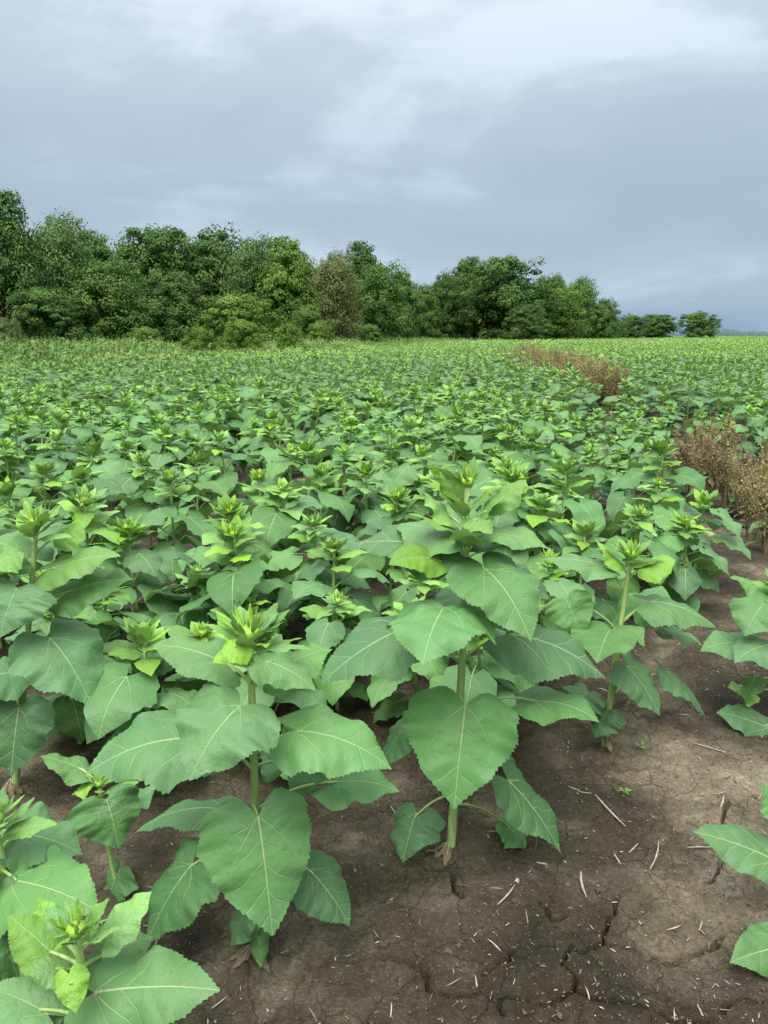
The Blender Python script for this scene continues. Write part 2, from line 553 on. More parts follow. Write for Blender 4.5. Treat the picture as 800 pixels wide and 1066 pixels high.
M_LEAF = leaf_material()
M_STEM = stem_material()
M_SOIL = soil_material()
M_STRAW = plain("dry_straw", (0.20, 0.165, 0.12), (0.46, 0.40, 0.30), 60)
M_CHAFF = flat_leafy("chaff", [(0.0, (0.09, 0.07, 0.048)), (0.5, (0.19, 0.155, 0.105)), (1.0, (0.42, 0.36, 0.26))], 0.85, 0.0, 20)
M_CLOD = plain("soil_crumb", (0.035, 0.029, 0.020), (0.115, 0.095, 0.068), 30, 0.95)
M_BARK = plain("bark", (0.06, 0.05, 0.04), (0.16, 0.135, 0.11), 6, 0.9, 0.8, 0.03)
M_WEEDSTALK = plain("dry_weed_stalk", (0.16, 0.11, 0.05), (0.28, 0.21, 0.10), 18, 0.8)
M_WEEDSEED = flat_leafy("dry_weed_seed", [(0.0, (0.080, 0.054, 0.029)), (0.35, (0.145, 0.103, 0.046)), (0.7, (0.265, 0.222, 0.092)), (1.0, (0.28, 0.30, 0.10))], 0.8, 0.1, 6)
M_MARGIN = flat_leafy("margin_growth", [(0.0, (0.062, 0.145, 0.034)), (0.35, (0.115, 0.225, 0.045)), (0.7, (0.235, 0.31, 0.075)), (1.0, (0.34, 0.34, 0.15))], 0.65, 0.2, 0.35)
M_DRYLEAF = plain("dry_weed_leaf", (0.075, 0.050, 0.030), (0.16, 0.12, 0.06), 12, 0.8)
TREE_M = {
    'dark': flat_leafy('dark_tree_leaf', [(0.0, (0.03063, 0.07146, 0.01683)), (0.5, (0.05848, 0.1302, 0.02338)), (1.0, (0.1323, 0.2297, 0.0374))], 0.75, 0.2, 0.5),
    'mid': flat_leafy('green_tree_leaf', [(0.0, (0.03759, 0.08422, 0.0187)), (0.5, (0.07519, 0.1582, 0.02618)), (1.0, (0.174, 0.2807, 0.04208))], 0.75, 0.2, 0.5),
    'lime': flat_leafy('yellow_green_tree_leaf', [(0.0, (0.04873, 0.1046, 0.0187)), (0.5, (0.1086, 0.1978, 0.02618)), (1.0, (0.2297, 0.3318, 0.04208))], 0.75, 0.2, 0.5),
    'silver': flat_leafy('pale_tree_leaf', [(0.0, (0.0362, 0.08422, 0.01964)), (0.55, (0.0724, 0.1506, 0.02992)), (0.8, (0.1671, 0.2424, 0.07013)), (1.0, (0.3481, 0.3956, 0.1777))], 0.75, 0.2, 0.5),
    'olive': flat_leafy('olive_tree_leaf', [(0.0, (0.06136, 0.09512, 0.0264)), (0.5, (0.118, 0.1578, 0.044)), (1.0, (0.236, 0.261, 0.088))], 0.75, 0.2, 0.5),
}


# ------------------------------------------------------------------ the ground: one sheet with clods, hollows and cracks
CRACKS_PX = [
    [(440, 1022), (445, 1032), (470, 1040), (500, 1039), (520, 1052), (521, 1062)],
    [(520, 1047), (532, 1036), (545, 1042), (560, 1046), (580, 1041), (595, 1032), (615, 1037), (635, 1040), (645, 1045)],
    [(645, 930), (634, 950), (633, 975), (610, 987), (597, 980)],
    [(633, 977), (660, 982), (672, 990)],
    [(472, 915), (475, 930), (485, 938)],
    [(750, 900), (747, 912), (735, 919)],
    [(792, 1040), (770, 1037), (757, 1050)],
    [(700, 1062), (720, 1057), (740, 1065)],
    [(720, 987), (745, 980), (760, 972)],
    [(757, 833), (752, 850), (762, 872)],
    [(505, 1015), (520, 1000), (530, 985)],
    [(560, 940), (575, 955), (590, 950)],
    [(645, 1045), (670, 1048), (700, 1062)],
    [(597, 980), (590, 1000), (600, 1018), (595, 1032)],
    [(672, 990), (695, 1000), (720, 987)],
    [(440, 1022), (425, 1005), (400, 1000)],
    [(762, 872), (770, 890), (750, 900)],
]


def build_ground():
    def axis(lo, hi, f0, f1, fine, growth):
        a = list(np.arange(f0, f1, fine))
        st = fine
        x = f1
        while x < hi:
            a.append(x)
            st = min(st * growth, 400)
            x += st
        a.append(hi)
        st, x = fine, f0 - fine
        b = []
        while x > lo:
            b.append(x)
            st = min(st * growth, 400)
            x -= st
        b.append(lo)
        return np.array(b[::-1] + a)
    xs = axis(-4200, 4200, -0.45, 1.55, 0.0046, 1.026)
    ys = axis(-60, 7000, 1.05, 2.2, 0.0037, 1.028)
    X, Y = np.meshgrid(xs, ys)
    near = np.clip(1.6 - np.hypot(X - 0.5, Y - 1.8) / 9.0, 0, 1)
    Z = 0.035 * (vnoise(X * 1.3, Y * 1.3, 1) - .5) + 0.028 * (vnoise(X * 4, Y * 4, 2) - .5)
    Z += 0.014 * (vnoise(X * 13, Y * 13, 3) - .5) + 0.010 * (vnoise(X * 36, Y * 36, 4) - .5) + 0.006 * (vnoise(X * 80, Y * 80, 5) - .5)
    cl = vnoise(X * 22 + 3, Y * 22, 6)
    Z += 0.018 * np.clip(cl - 0.68, 0, 1) * vnoise(X * 2.2, Y * 2.2, 8)
    Z *= near
    for hx, hy in [(468, 893), (266, 1000), (13, 826), (629, 777), (126, 926)]:
        hp = on_height(hx, hy)
        Z += 0.022 * np.exp(-((X - hp[0]) ** 2 + (Y - hp[1]) ** 2) / 0.0036) * (0.4 + 1.2 * vnoise(X * 55, Y * 55, 31))
    dmin = np.full(X.shape, 9.0)
    jx = 0.014 * (vnoise(X * 40, Y * 40, 11) - .5) + 0.02 * (vnoise(X * 14, Y * 14, 13) - .5)
    jy = 0.014 * (vnoise(X * 40, Y * 40, 12) - .5) + 0.02 * (vnoise(X * 14, Y * 14, 14) - .5)
    sub = (X > -0.6) & (X < 1.8) & (Y > 0.9) & (Y < 2.8)
    xs_, ys_ = (X + jx)[sub], (Y + jy)[sub]
    dm = np.full(xs_.shape, 9.0)
    wloc = 0.0047 * (0.75 + 0.9 * vnoise(xs_ * 9, ys_ * 9, 21))
    for c in CRACKS_PX:
        pts = [on_height(*p)[:2] for p in c]
        for p, q in zip(pts[:-1], pts[1:]):
            dx, dy = q - p
            l2 = dx * dx + dy * dy
            t = np.clip(((xs_ - p[0]) * dx + (ys_ - p[1]) * dy) / l2, 0, 1)
            dm = np.minimum(dm, np.hypot(xs_ - p[0] - t * dx, ys_ - p[1] - t * dy))
    Zs = Z[sub]
    Zs -= 0.06 * np.clip((1 - dm / wloc) * 2.2, 0, 1)
    Zs += 0.004 * np.clip(1 - dm / 0.04, 0, 1)
    Z[sub] = Zs
    V = np.stack([X, Y, Z], -1).reshape(-1, 3)
    ny, nx = X.shape
    idx = np.arange(ny * nx).reshape(ny, nx)
    q = np.stack([idx[:-1, :-1], idx[:-1, 1:], idx[1:, 1:], idx[1:, :-1]], -1).reshape(-1, 4)
    g = Geo()
    g.add(V, q)
    o = obj("ground", g.mesh("ground", [M_SOIL]))
    tag(o, kind='structure')
    print("ground quads", len(q))


build_ground()

# ------------------------------------------------------------------ trees: tapered trunk, limbs, crown of many leaf clumps
def leaf_cards(g, C, Nrm, size, tone, rg):
    n = len(C)
    Nrm = Nrm / np.maximum(1e-6, np.linalg.norm(Nrm, axis=1))[:, None]
    rv = rg.normal(size=(n, 3))
    S = np.cross(Nrm, rv)
    S /= np.maximum(1e-6, np.linalg.norm(S, axis=1))[:, None]
    T = np.cross(Nrm, S)
    sz = size[:, None]
    V = np.stack([C - T * sz, C + S * sz * 0.62 + Nrm * sz * .15, C + T * sz * 1.1, C - S * sz * 0.62 + Nrm * sz * .15], 1)
    q = np.arange(n * 4).reshape(n, 4)
    A = np.zeros((n, 4, 3))
    A[:, :, 2] = tone[:, None]
    g.add(V.reshape(-1, 3), q, None, A.reshape(-1, 3))


def tree_crown(seed, n_lobes=9, clumps=150, per=60, low=0.10, peak=0.0, wide=0.5, leaf=0.0145, airy=0.0):
    """A crown one unit tall and about one unit wide, foliage from `low` upwards."""
    rg = np.random.default_rng(seed)
    g = Geo()
    lobes = []
    for i in range(n_lobes):
        z = low + 0.08 + (0.76 - low) * (i + rg.uniform(0, .8)) / n_lobes
        rr = wide * (0.60 * math.sqrt(max(0.05, 1 - (max(0, z - .38) / .58) ** 2)) - peak * 0.4 * z)
        an = i * 2.4 + rg.uniform(-.5, .5)
        q = rr * rg.uniform(0.45, 1.0)
        r = rg.uniform(0.19, 0.28) * (1 - peak * 0.5 * z)
        lobes.append((np.array((q * math.cos(an), q * math.sin(an), z)), r))
    lobes.append((np.array((rg.uniform(-.08, .08), 0, 0.84)), 0.15 if peak else 0.17))
    lobes.append((np.array((0, 0, 0.5)), 0.34))
    lobes.append((np.array((0, 0, low + 0.22)), 0.36))
    W = np.array([l[1] ** 2 for l in lobes])
    W /= W.sum()
    pick = rg.choice(len(lobes), clumps, p=W)
    Cs, Ns, Ss, Ts = [], [], [], []
    for k in pick:
        c, r = lobes[k]
        d = rg.normal(size=3)
        d[2] = d[2] * 0.9 + 0.35
        d /= np.linalg.norm(d)
        cc = c + d * r * rg.uniform(0.72, 1.12)
        if cc[2] < low:
            cc[2] = low + rg.uniform(0, .05)
        cr = rg.uniform(0.050, 0.095)
        n = int(per * rg.uniform(0.6, 1.3))
        dd = rg.normal(size=(n, 3))
        dd /= np.linalg.norm(dd, axis=1)[:, None]
        rad = cr * rg.uniform(0.35, 1.0 + airy, n) ** 0.6
        Cs.append(cc + dd * rad[:, None] * np.array((1.25, 1.25, 0.75)))
        Ns.append(dd * 0.8 + d * 0.5 + np.array((0, 0, 0.55)) + rg.normal(size=(n, 3)) * 0.45)
        Ss.append(leaf * rg.uniform(0.6, 1.35, n))
        Ts.append(np.clip(rg.uniform(0.15, 0.75) + rg.normal(size=n) * 0.17, 0, 1))
    leaf_cards(g, np.concatenate(Cs), np.concatenate(Ns), np.concatenate(Ss), np.concatenate(Ts), rg)
    # limbs and trunk
    t = Geo()
    zt = 0.62
    tp = np.array([(0, 0, -0.02), (0.01, 0.006, 0.15), (-0.006, 0.01, 0.35), (0.008, 0, zt), (0.004, 0, 0.82)])
    tube(t, tp, [0.030, 0.022, 0.018, 0.011, 0.004], 8)
    for c, r in lobes[:-3]:
        z0 = max(0.12, c[2] - 0.22)
        p0 = np.array((0, 0, z0))
        pts = np.array([p0, p0 + (c - p0) * .45 + np.array((0, 0, .02)), c])
        tube(t, pts, [0.010, 0.0065, 0.002], 5)
    return g.pack(), t.pack()


CROWNS = {}
CROWN_ARGS = {
    'round': dict(seed=1, n_lobes=10, clumps=340, per=102),
    'broad': dict(seed=2, n_lobes=13, clumps=360, per=99, wide=0.62),
    'tall': dict(seed=3, n_lobes=10, clumps=320, per=99, peak=0.45, wide=0.55),
    'cone': dict(seed=5, n_lobes=12, clumps=320, per=95, peak=0.85, wide=0.6, low=.04),
    'bushy': dict(seed=7, n_lobes=14, clumps=320, per=99, low=0.02, wide=0.66),
    'feather': dict(seed=9, n_lobes=11, clumps=320, per=90, airy=0.8, wide=0.55, leaf=0.0125),
    'loose': dict(seed=13, n_lobes=12, clumps=320, per=90, airy=0.5, wide=0.6, low=.06),
}
for kx, ar in CROWN_ARGS.items():
    c, t = tree_crown(**ar)
    CROWNS[kx] = (c, t, mesh_from("crown_" + kx, c, [TREE_M['dark']], False), mesh_from("trunk_" + kx, t, [M_BARK]))

# photo x of the trunk, photo y of the top, half width in pixels, metres away, crown kind, leaf colour, label
TREES = [
    (-8, 200, 46, 56, 'tall', 'dark', 'tall dark green tree cut by the left edge of the photo, highest of the wood'),
    (55, 226, 40, 68, 'feather', 'silver', 'tall pale leaved tree beside the dark tree at the left end of the wood'),
    (96, 243, 34, 74, 'tall', 'mid', 'slim green tree right of the tall pale leaved tree near the left end'),
    (48, 300, 37, 55, 'bushy', 'dark', 'low round dark tree in front of the tall pale leaved tree'),
    (112, 278, 42, 59, 'loose', 'mid', 'mid green spreading tree in front of the slim tree, right of the low dark one'),
    (166, 241, 44, 78, 'broad', 'dark', 'broad dark tree at the back of the wood behind the pointed dark tree'),
    (182, 282, 36, 63, 'cone', 'dark', 'pointed very dark tree with layered boughs at the field margin'),
    (222, 244, 42, 80, 'round', 'dark', 'round dark tree behind and right of the pointed dark tree'),
    (262, 249, 33, 72, 'feather', 'silver', 'tree with pale flecked leaves between the round dark and the yellow-green tree'),
    (300, 249, 34, 69, 'tall', 'lime', 'tall yellow-green tree just left of the olive brown tree'),
    (252, 306, 34, 61, 'bushy', 'lime', 'low yellow-green tree below the tree with pale flecked leaves'),
    (318, 322, 18, 66, 'bushy', 'mid', 'small bushy green tree at the foot of the tall yellow-green tree'),
    (346, 264, 28, 77, 'feather', 'olive', 'olive brown tree, the only brownish crown in the wood'),
    (377, 254, 28, 98, 'tall', 'dark', 'dark tree rising behind the olive brown tree on its right'),
    (395, 280, 27, 84, 'loose', 'mid', 'leafy green tree next right of the olive brown tree'),
    (418, 286, 20, 94, 'round', 'mid', 'green tree at the right end of the left wood, before the notch of sky'),
    (442, 299, 16, 106, 'round', 'mid', 'small green tree in the dip between the left wood and the second clump'),
    (463, 288, 20, 113, 'round', 'dark', 'dark tree at the left end of the second clump, right of the sky notch'),
    (486, 269, 25, 119, 'tall', 'dark', 'upright dark tree with sky gaps left of the biggest tree of the second clump'),
    (528, 271, 42, 112, 'broad', 'dark', 'biggest broad dark tree in the middle of the second clump'),
    (549, 318, 22, 104, 'bushy', 'dark', 'low dark tree standing before the biggest tree of the second clump'),
    (567, 292, 22, 126, 'round', 'dark', 'dark tree half hidden behind the right shoulder of the biggest broad tree'),
    (583, 286, 14, 138, 'cone', 'mid', 'narrow pointed tree top behind the second clump'),
    (604, 290, 22, 136, 'feather', 'mid', 'green tree with a loose crown near the right end of the second clump'),
    (584, 303, 24, 119, 'loose', 'lime', 'yellow-green tree in front of the narrow pointed tree top'),
    (629, 313, 20, 132, 'round', 'mid', 'round green tree at the right end of the second clump'),
    (657, 328, 18, 190, 'bushy', 'dark', 'low dark tree in the gap right of the second clump'),
    (686, 328, 23, 235, 'broad', 'mid', 'wide low tree between the second clump and the lone round tree'),
    (730, 325, 22, 265, 'bushy', 'mid', 'lone round tree standing free at the far right of the tree line'),
]


def build_trees():
    for i, (px, py, hw, Y, kind, colr, label) in enumerate(TREES):
        top = at_depth(px, py, Y)
        h = top[2] * 1.02
        depth = Y * math.cos(PITCH)
        w = hw / FOC * depth * 2 * (1.12 if px < 620 else 0.9)
        rootn = 'pine_tree' if kind == 'cone' and colr == 'dark' and False else 'tree'
        r = empty(rootn, (top[0], Y, 0), i * 1.7)
        tag(r, label, 'tree', 'trees along the edge of the field')
        c, t, mc, mtk = CROWNS[kind]
        M = Matrix.Diagonal((w, w, h, 1))
        o = obj('crown', mc, r, M)
        o.material_slots[0].link = 'OBJECT'
        o.material_slots[0].material = TREE_M[colr]
        obj('trunk', mtk, r, M)


build_trees()


def build_woodland():
    """The depth of the wood behind the first trees and the far tree line on the horizon."""
    rg = np.random.default_rng(31)
    g = Geo()
    packs = []
    for k in ('round', 'broad', 'bushy'):
        V, A, q, t, mq, mt = CROWNS[k][0]
        keep = q[::5]
        packs.append((V[keep.ravel()], A[keep.ravel()], np.arange(len(keep) * 4).reshape(-1, 4), t, np.zeros(len(keep), np.int32), mt))
    spots = []
    for px in range(-60, 412, 26):
        Y = np.interp(px, [-60, 100, 200, 300, 400, 440], [66, 84, 92, 92, 108, 116]) + rg.uniform(0, 5)
        ytop = np.interp(px, [-60, 0, 60, 150, 240, 310, 440], [235, 240, 262, 254, 256, 268, 300])
        spots.append((px, ytop + rg.uniform(-3, 6), Y, 34))
    for px in range(466, 640, 17):
        spots.append((px, np.interp(px, [448, 500, 560, 640], [305, 292, 300, 325]) + rg.uniform(-2, 5), 145 + rg.uniform(0, 8), 20))
    for px, py, Y, hw in spots:
        top = at_depth(px, py, Y)
        h, w = top[2], hw / FOC * Y * 2.3
        a = rg.uniform(0, 6.28)
        M = np.array(((math.cos(a) * w * 1.1, -math.sin(a) * w, 0), (math.sin(a) * w * 1.1, math.cos(a) * w, 0), (0, 0, h)))
        # larger leaves, fewer of them
        g.merge(packs[rg.integers(0, 3)], M, (top[0], Y, 0), rg.uniform(-.1, .05))
    o = obj('woodland', g.mesh('woodland', [TREE_M['dark']], False))
    tag(o, 'dark depth of the wood behind the first row of trees', 'woodland', None, 'stuff')
    g = Geo()
    for px in list(range(745, 900, 7)) + list(range(640, 745, 12)):
        Y = 900 + rg.uniform(0, 200)
        py = 345 + rg.uniform(-3, 1.2) if px > 745 else 346
        top = at_depth(px, py, Y)
        h = top[2]
        w = rg.uniform(12, 20) / FOC * Y
        a = rg.uniform(0, 6.28)
        M = np.array(((math.cos(a) * w, -math.sin(a) * w, 0), (math.sin(a) * w, math.cos(a) * w, 0), (0, 0, h)))
        p = packs[2]
        keep = p[2][::3]
        pk = (p[0][keep.ravel()] * 1.0, p[1][keep.ravel()], np.arange(len(keep) * 4).reshape(-1, 4), p[3], np.zeros(len(keep), np.int32), p[5])
        g.merge(pk, M, (top[0], Y, 0))
    o = obj('distant_treeline', g.mesh('distant_treeline', [TREE_M['dark']], False))
    tag(o, 'thin dark line of far woods on the horizon at the right', 'woods', None, 'stuff')


build_woodland()

# ------------------------------------------------------------------ sunflower library
rl = np.random.default_rng(77)
LIB_BIG, LIB_UP, LIB_ROS, LIB_BUD, LIB_STEM = [], [], [], [], []
for i in range(12):
    e = R(rl.uniform(18, 42))
    LIB_BIG.append(local_leaf(0.20, 0.20 * rl.uniform(.84, 1.02), 0.20 * rl.uniform(.5, .75), e, R(rl.uniform(-32, 8)), R(rl.uniform(-84, -40)),
                              rl.uniform(0.0, .3), 14, 2, rl, tooth=.04, wave=.07).mesh("leaf_big", [M_LEAF, M_STEM]))
for i in range(8):
    e = R(rl.uniform(35, 58))
    LIB_UP.append(local_leaf(0.14, 0.14 * rl.uniform(.6, .78), 0.055, e, R(rl.uniform(8, 34)), R(rl.uniform(-30, 12)), rl.uniform(.4, .75), 10, 2, rl,
                             tooth=.05, wave=.06).mesh("leaf_up", [M_LEAF, M_STEM]))


def rosette(rg, n=11, nu=6, nv=1, tone=(0.38, 0.82), size=1.0):
    g = Geo()
    opn = rg.uniform(-18, 26)
    for k in range(n):
        a = k * 2.4 + rg.uniform(-.3, .3)
        f = k / n
        L = (0.145 - 0.075 * f) * rg.uniform(.8, 1.2) * size
        pit = R(min(84, rg.uniform(-2, 42) + 34 * f + opn))
        lg = local_leaf(L, L * rg.uniform(.40, .56), 0.018 * size, R(50), pit, pit - R(rg.uniform(5, 45)), rg.uniform(*tone), nu, nv, rg, True, 3, tooth=0.06, wave=.05, pr=0.002, petiole=nu > 4)
        c, s_ = math.cos(a), math.sin(a)
        g.merge(lg.pack(), np.array(((c, -s_, 0), (s_, c, 0), (0, 0, 1))), (0, 0, -0.045 * (1 - f) * size))
    return g


def bud_geo(rg, r=0.022, n=30, nu=4, nv=1, core=True):
    """Green bud disc ringed by pointed bracts that close over it, yellow showing inside."""
    g = Geo()
    if core:
        k, m = 5, 10
        th = np.linspace(-1.2, 1.57, k + 1)
        V = np.array([(r * math.cos(t_) * math.cos(p), r * math.cos(t_) * math.sin(p), r * 0.7 * math.sin(t_)) for t_ in th for p in np.arange(m) * 2 * math.pi / m])
        idx = np.arange((k + 1) * m).reshape(k + 1, m)
        q = np.stack([idx[:-1], np.roll(idx[:-1], -1, 1), np.roll(idx[1:], -1, 1), idx[1:]], -1).reshape(-1, 4)
        A = np.zeros((len(V), 3))
        A[:, 0] = .5
        A[:, 1] = .2
        A[:, 2] = np.where(V[:, 2] > 0, 1.1, .7)
        g.add(V, q, None, A)
    for j in range(n):
        ring = j % 3
        a = j * 2.4 + rg.uniform(-.2, .2)
        o = np.array((math.cos(a), math.sin(a), 0))
        L = r * rg.uniform(1.7, 2.7) * (1.0, 0.9, 0.7)[ring]
        e0 = R((8, 35, 62)[ring] + rg.uniform(-12, 12))
        e1 = e0 + R(rg.uniform(10, 55))
        B = o * r * (0.95, 0.8, 0.45)[ring] + np.array((0, 0, r * (0.0, .25, .6)[ring]))
        d0 = o * math.cos(e0) + np.array((0, 0, math.sin(e0)))
        d1 = o * math.cos(e1) + np.array((0, 0, math.sin(e1)))
        P = [B, B + d0 * L * .5, B + d0 * L * .5 + d1 * L * .5]
        blade(g, P, -o * .6 + np.array((0, 0, 1.0)), L * rg.uniform(.17, .26), 0, .25, 0, 0, (.55, .72, .95)[ring] + rg.uniform(-.1, .1), nu, nv, 0, 0, True, rg)
    return g


def stem_geo(h, rg, r0=0.011, r1=0.006, top=(0, 0), n=7, k=7, curve=0.012):
    g = Geo()
    t = np.linspace(0, 1, k)
    ph = rg.uniform(0, 6.28)
    x = t * top[0] + curve * np.sin(t * 3.1) * math.cos(ph)
    y = t * top[1] + curve * np.sin(t * 3.1) * math.sin(ph)
    z = -0.04 + t * (h + 0.04)
    tube(g, np.stack([x, y, z], -1), r0 + (r1 - r0) * t, n)
    return g


for i in range(9):
    LIB_ROS.append(rosette(rl).mesh("young_foliage", [M_LEAF, M_STEM]))
    LIB_BUD.append(bud_geo(rl).mesh("flower_bud", [M_LEAF]))
    LIB_STEM.append(stem_geo(1.0, rl, .014, .0085).mesh("stem", [M_STEM]))


def Mx(az, scale, z, tilt=0.0, x=0, y=0):
    return Matrix.Translation((x, y, z)) @ Matrix.Rotation(az, 4, 'Z') @ Matrix.Rotation(tilt, 4, 'Y') @ Matrix.Diagonal((scale, scale, scale, 1))


def plan(h, rg, n_big=10, n_up=5):
    """Where the leaves of one plant sit: (kind, azimuth, scale, height, tilt)."""
    out = []
    a0 = rg.uniform(0, 6.28)
    sc = h / 0.72
    for k in range(n_big):
        f = 0.16 + 0.66 * (k + rg.uniform(-.25, .25)) / n_big
        a = a0 + k * 2.4 + rg.uniform(-.35, .35)
        L = np.interp(f, [.15, .3, .5, .7, .85], [.74, 1.08, 1.28, 1.18, .92]) * rg.uniform(.85, 1.15) * sc ** 0.75
        out.append(('big', a, L, f * h, rg.uniform(-.18, .22) + (0.12 if f < .4 else 0)))
    for k in range(n_up):
        f = 0.82 + 0.13 * k / n_up
        a = a0 + 1.1 + k * 2.4 + rg.uniform(-.3, .3)
        out.append(('up', a, rg.uniform(.8, 1.15) * sc ** .6 * (1.1 - .07 * k), f * h, rg.uniform(-.15, .25)))
    return out


def sunflower(pos, h, rg, label, group='sunflower plants of the field', n_big=10, n_up=5):
    r = empty('sunflower', (pos[0], pos[1], 0))
    tag(r, label, 'sunflower', group)
    r.rotation_euler = (rg.normal(0, .06), rg.normal(0, .06), 0)
    sw = math.sqrt(h)
    obj('stem', LIB_STEM[rg.integers(0, 5)], r, Matrix.Rotation(rg.uniform(0, 6.28), 4, 'Z') @ Matrix.Diagonal((sw * .85, sw * .85, h, 1)))
    for kind, a, sc, z, tl in plan(h, rg, n_big, n_up):
        lib = LIB_BIG if kind == 'big' else LIB_UP
        obj('leaf', lib[rg.integers(0, len(lib))], r, Mx(a, sc, z, tl))
    k = h / 0.72
    kk = k ** .5
    o = obj('young_foliage', LIB_ROS[rg.integers(0, 9)], r, Mx(rg.uniform(0, 6.28), kk * rg.uniform(.65, 1.1), h, rg.uniform(-.2, .2)))
    tag(o, kind='stuff')
    obj('flower_bud', LIB_BUD[rg.integers(0, 9)], r, Mx(rg.uniform(0, 6.28), kk * rg.uniform(.65, 1.2), h + .012, rg.uniform(-.4, .4)))
    return r


# ------------------------------------------------------------------ the plants in front, leaf by leaf
def hero(base_px, bud_px, h_Y, label, leaves, seed, stem_r=(0.0125, 0.007), rose=9, rose_size=1.0, bud_r=0.024, span=0.05, lean=0.0):
    """base_px: where the stem meets the soil; bud_px: the bud; h_Y: how far off the bud is when the base is out of view.
    leaves: (sinus x, y, tip x, y, sinus depth, tip depth, width px, y of the joint on the stem, roll degrees, tone, arch)."""
    rg = np.random.default_rng(seed)
    if base_px is not None:
        b = on_height(*base_px)
        Yb = b[1]
        top = at_depth(*bud_px, Yb + lean)
    else:
        top = at_depth(*bud_px, h_Y)
        b = np.array((top[0] + rg.uniform(-.02, .02), h_Y, 0))
        Yb = h_Y
    b = np.array((b[0], b[1], 0.0))
    r = empty('sunflower', b)
    tag(r, label, 'sunflower', 'sunflower plants of the field')
    h = top[2]
    stem = stem_geo(h, rg, stem_r[0], stem_r[1], (top[0] - b[0], top[1] - b[1]), 10, 14, 0.008)
    obj('stem', stem.mesh('stem', [M_STEM]), r)

    def stem_at(z):
        f = max(0, min(1, z / h))
        return np.array(((top[0] - b[0]) * f, (top[1] - b[1]) * f, z))
    for lf in leaves:
        lf = tuple(lf) + (None,) * (11 - len(lf))
        sx, sy, tx, ty, db, dt, w, ay, roll, tone, arch = lf
        B = at_depth(sx, sy, Yb + db) - b
        T = at_depth(tx, ty, Yb + dt) - b
        zs = at_depth(sx, ay, Yb)[2] if ay is not None else B[2] - 0.04
        zs = max(0.03, min(h - .005, zs))
        S0 = stem_at(zs)
        L = np.linalg.norm(T - B)
        zc = (Yb + (db + dt) / 2) * math.cos(PITCH) + (CAM_H - (B[2] + T[2]) / 2) * math.sin(PITCH)
        Wd = (w / FOC * zc * 1.03) if w else L * 0.86
        out = T - S0
        out = norm(np.array((out[0], out[1], 0)))
        G = np.array((0, 0, 1.0)) + 0.55 * out
        ar = 0.16 if arch is None else arch
        P1 = (B + T) / 2 + norm(np.array((0, 0, 1.0)) + .3 * out) * ar * L
        g = Geo()
        tone = 0.12 if tone is None else tone
        pl = np.linalg.norm(B - S0)
        dirb = norm(P1 - B)
        ctl = [S0, (S0 + B) / 2 + np.array((0, 0, 0.22 * pl)), B + dirb * 0.015]
        tube(g, bez(ctl, np.linspace(0, 1, 9)), np.linspace(.0042, .0024, 9), 7, 1, (0, 0, .3), cap=False)
        blade(g, [B, P1, T], G, Wd, R(roll or 0), rg.uniform(.04, .18), rg.uniform(.45, .95), rg.uniform(.045, .09), tone, 52, 5, rg.uniform(.19, .26), .028, tone > 0.6, rg)
        obj('leaf', g.mesh('leaf', [M_LEAF, M_STEM]), r)
    if base_px is not None and h > .5:
        for k in range(3):
            wl = local_leaf(rg.uniform(.04, .06), .022, .025, R(-35), R(-35), R(-8), .3, 10, 2, rg, False, 4, wave=.14, tooth=.05, pr=.0016)
            obj('withered_leaf', wl.mesh('withered_leaf', [M_DRYLEAF, M_STRAW]), r, Mx(rg.uniform(0, 6.28), 1, .055))
    tp = top - b
    for k in range(rose):
        f = k / max(1, rose)
        a = k * 2.4 + rg.uniform(-.3, .3)
        L = (0.13 - 0.065 * f) * rg.uniform(.85, 1.2) * rose_size
        pit = R(rg.uniform(15, 40) + 32 * f)
        lg = local_leaf(L, L * rg.uniform(.36, .50), 0.02 * rose_size, R(45), pit, pit - R(rg.uniform(5, 50)), rg.uniform(.30, .66), 16, 2, rg, True, 5, tooth=.06, wave=.05, pr=.0022)
        obj('young_leaf', lg.mesh('young_leaf', [M_LEAF, M_STEM]), r, Mx(a, 1, tp[2] - span * (1 - f) * rose_size, 0, *(stem_at(tp[2] - span * (1 - f)))[:2]))
    core = bud_geo(rg, bud_r, 0)
    bo = obj('flower_bud', core.mesh('flower_bud', [M_LEAF]), r, Mx(0, 1, tp[2] + bud_r * .5, 0, tp[0], tp[1]))
    for j in range(34):
        br = Geo()
        ring = j % 3
        a = j * 2.4 + rg.uniform(-.2, .2)
        o = np.array((math.cos(a), math.sin(a), 0))
        Lb = bud_r * rg.uniform(1.5, 2.9) * (1.0, 0.95, 0.75)[ring]
        e0 = R((10, 38, 64)[ring] + rg.uniform(-12, 12))
        e1 = e0 + R(rg.uniform(5, 55))
        Bp = o * bud_r * (0.95, 0.8, 0.45)[ring] + np.array((0, 0, bud_r * (0.0, .25, .6)[ring]))
        d0 = o * math.cos(e0) + np.array((0, 0, math.sin(e0)))
        d1 = o * math.cos(e1) + np.array((0, 0, math.sin(e1)))
        blade(br, [Bp, Bp + d0 * Lb * .5, Bp + d0 * Lb * .5 + d1 * Lb * .5], -o * .6 + np.array((0, 0, 1.0)), Lb * rg.uniform(.15, .24), 0, .25, 0, 0,
              (.5, .68, .95)[ring] + rg.uniform(-.1, .1), 6, 1, 0, 0, True, rg)
        obj('bract', br.mesh('bract', [M_LEAF]), bo)
    return r, b


HERO_POS = []


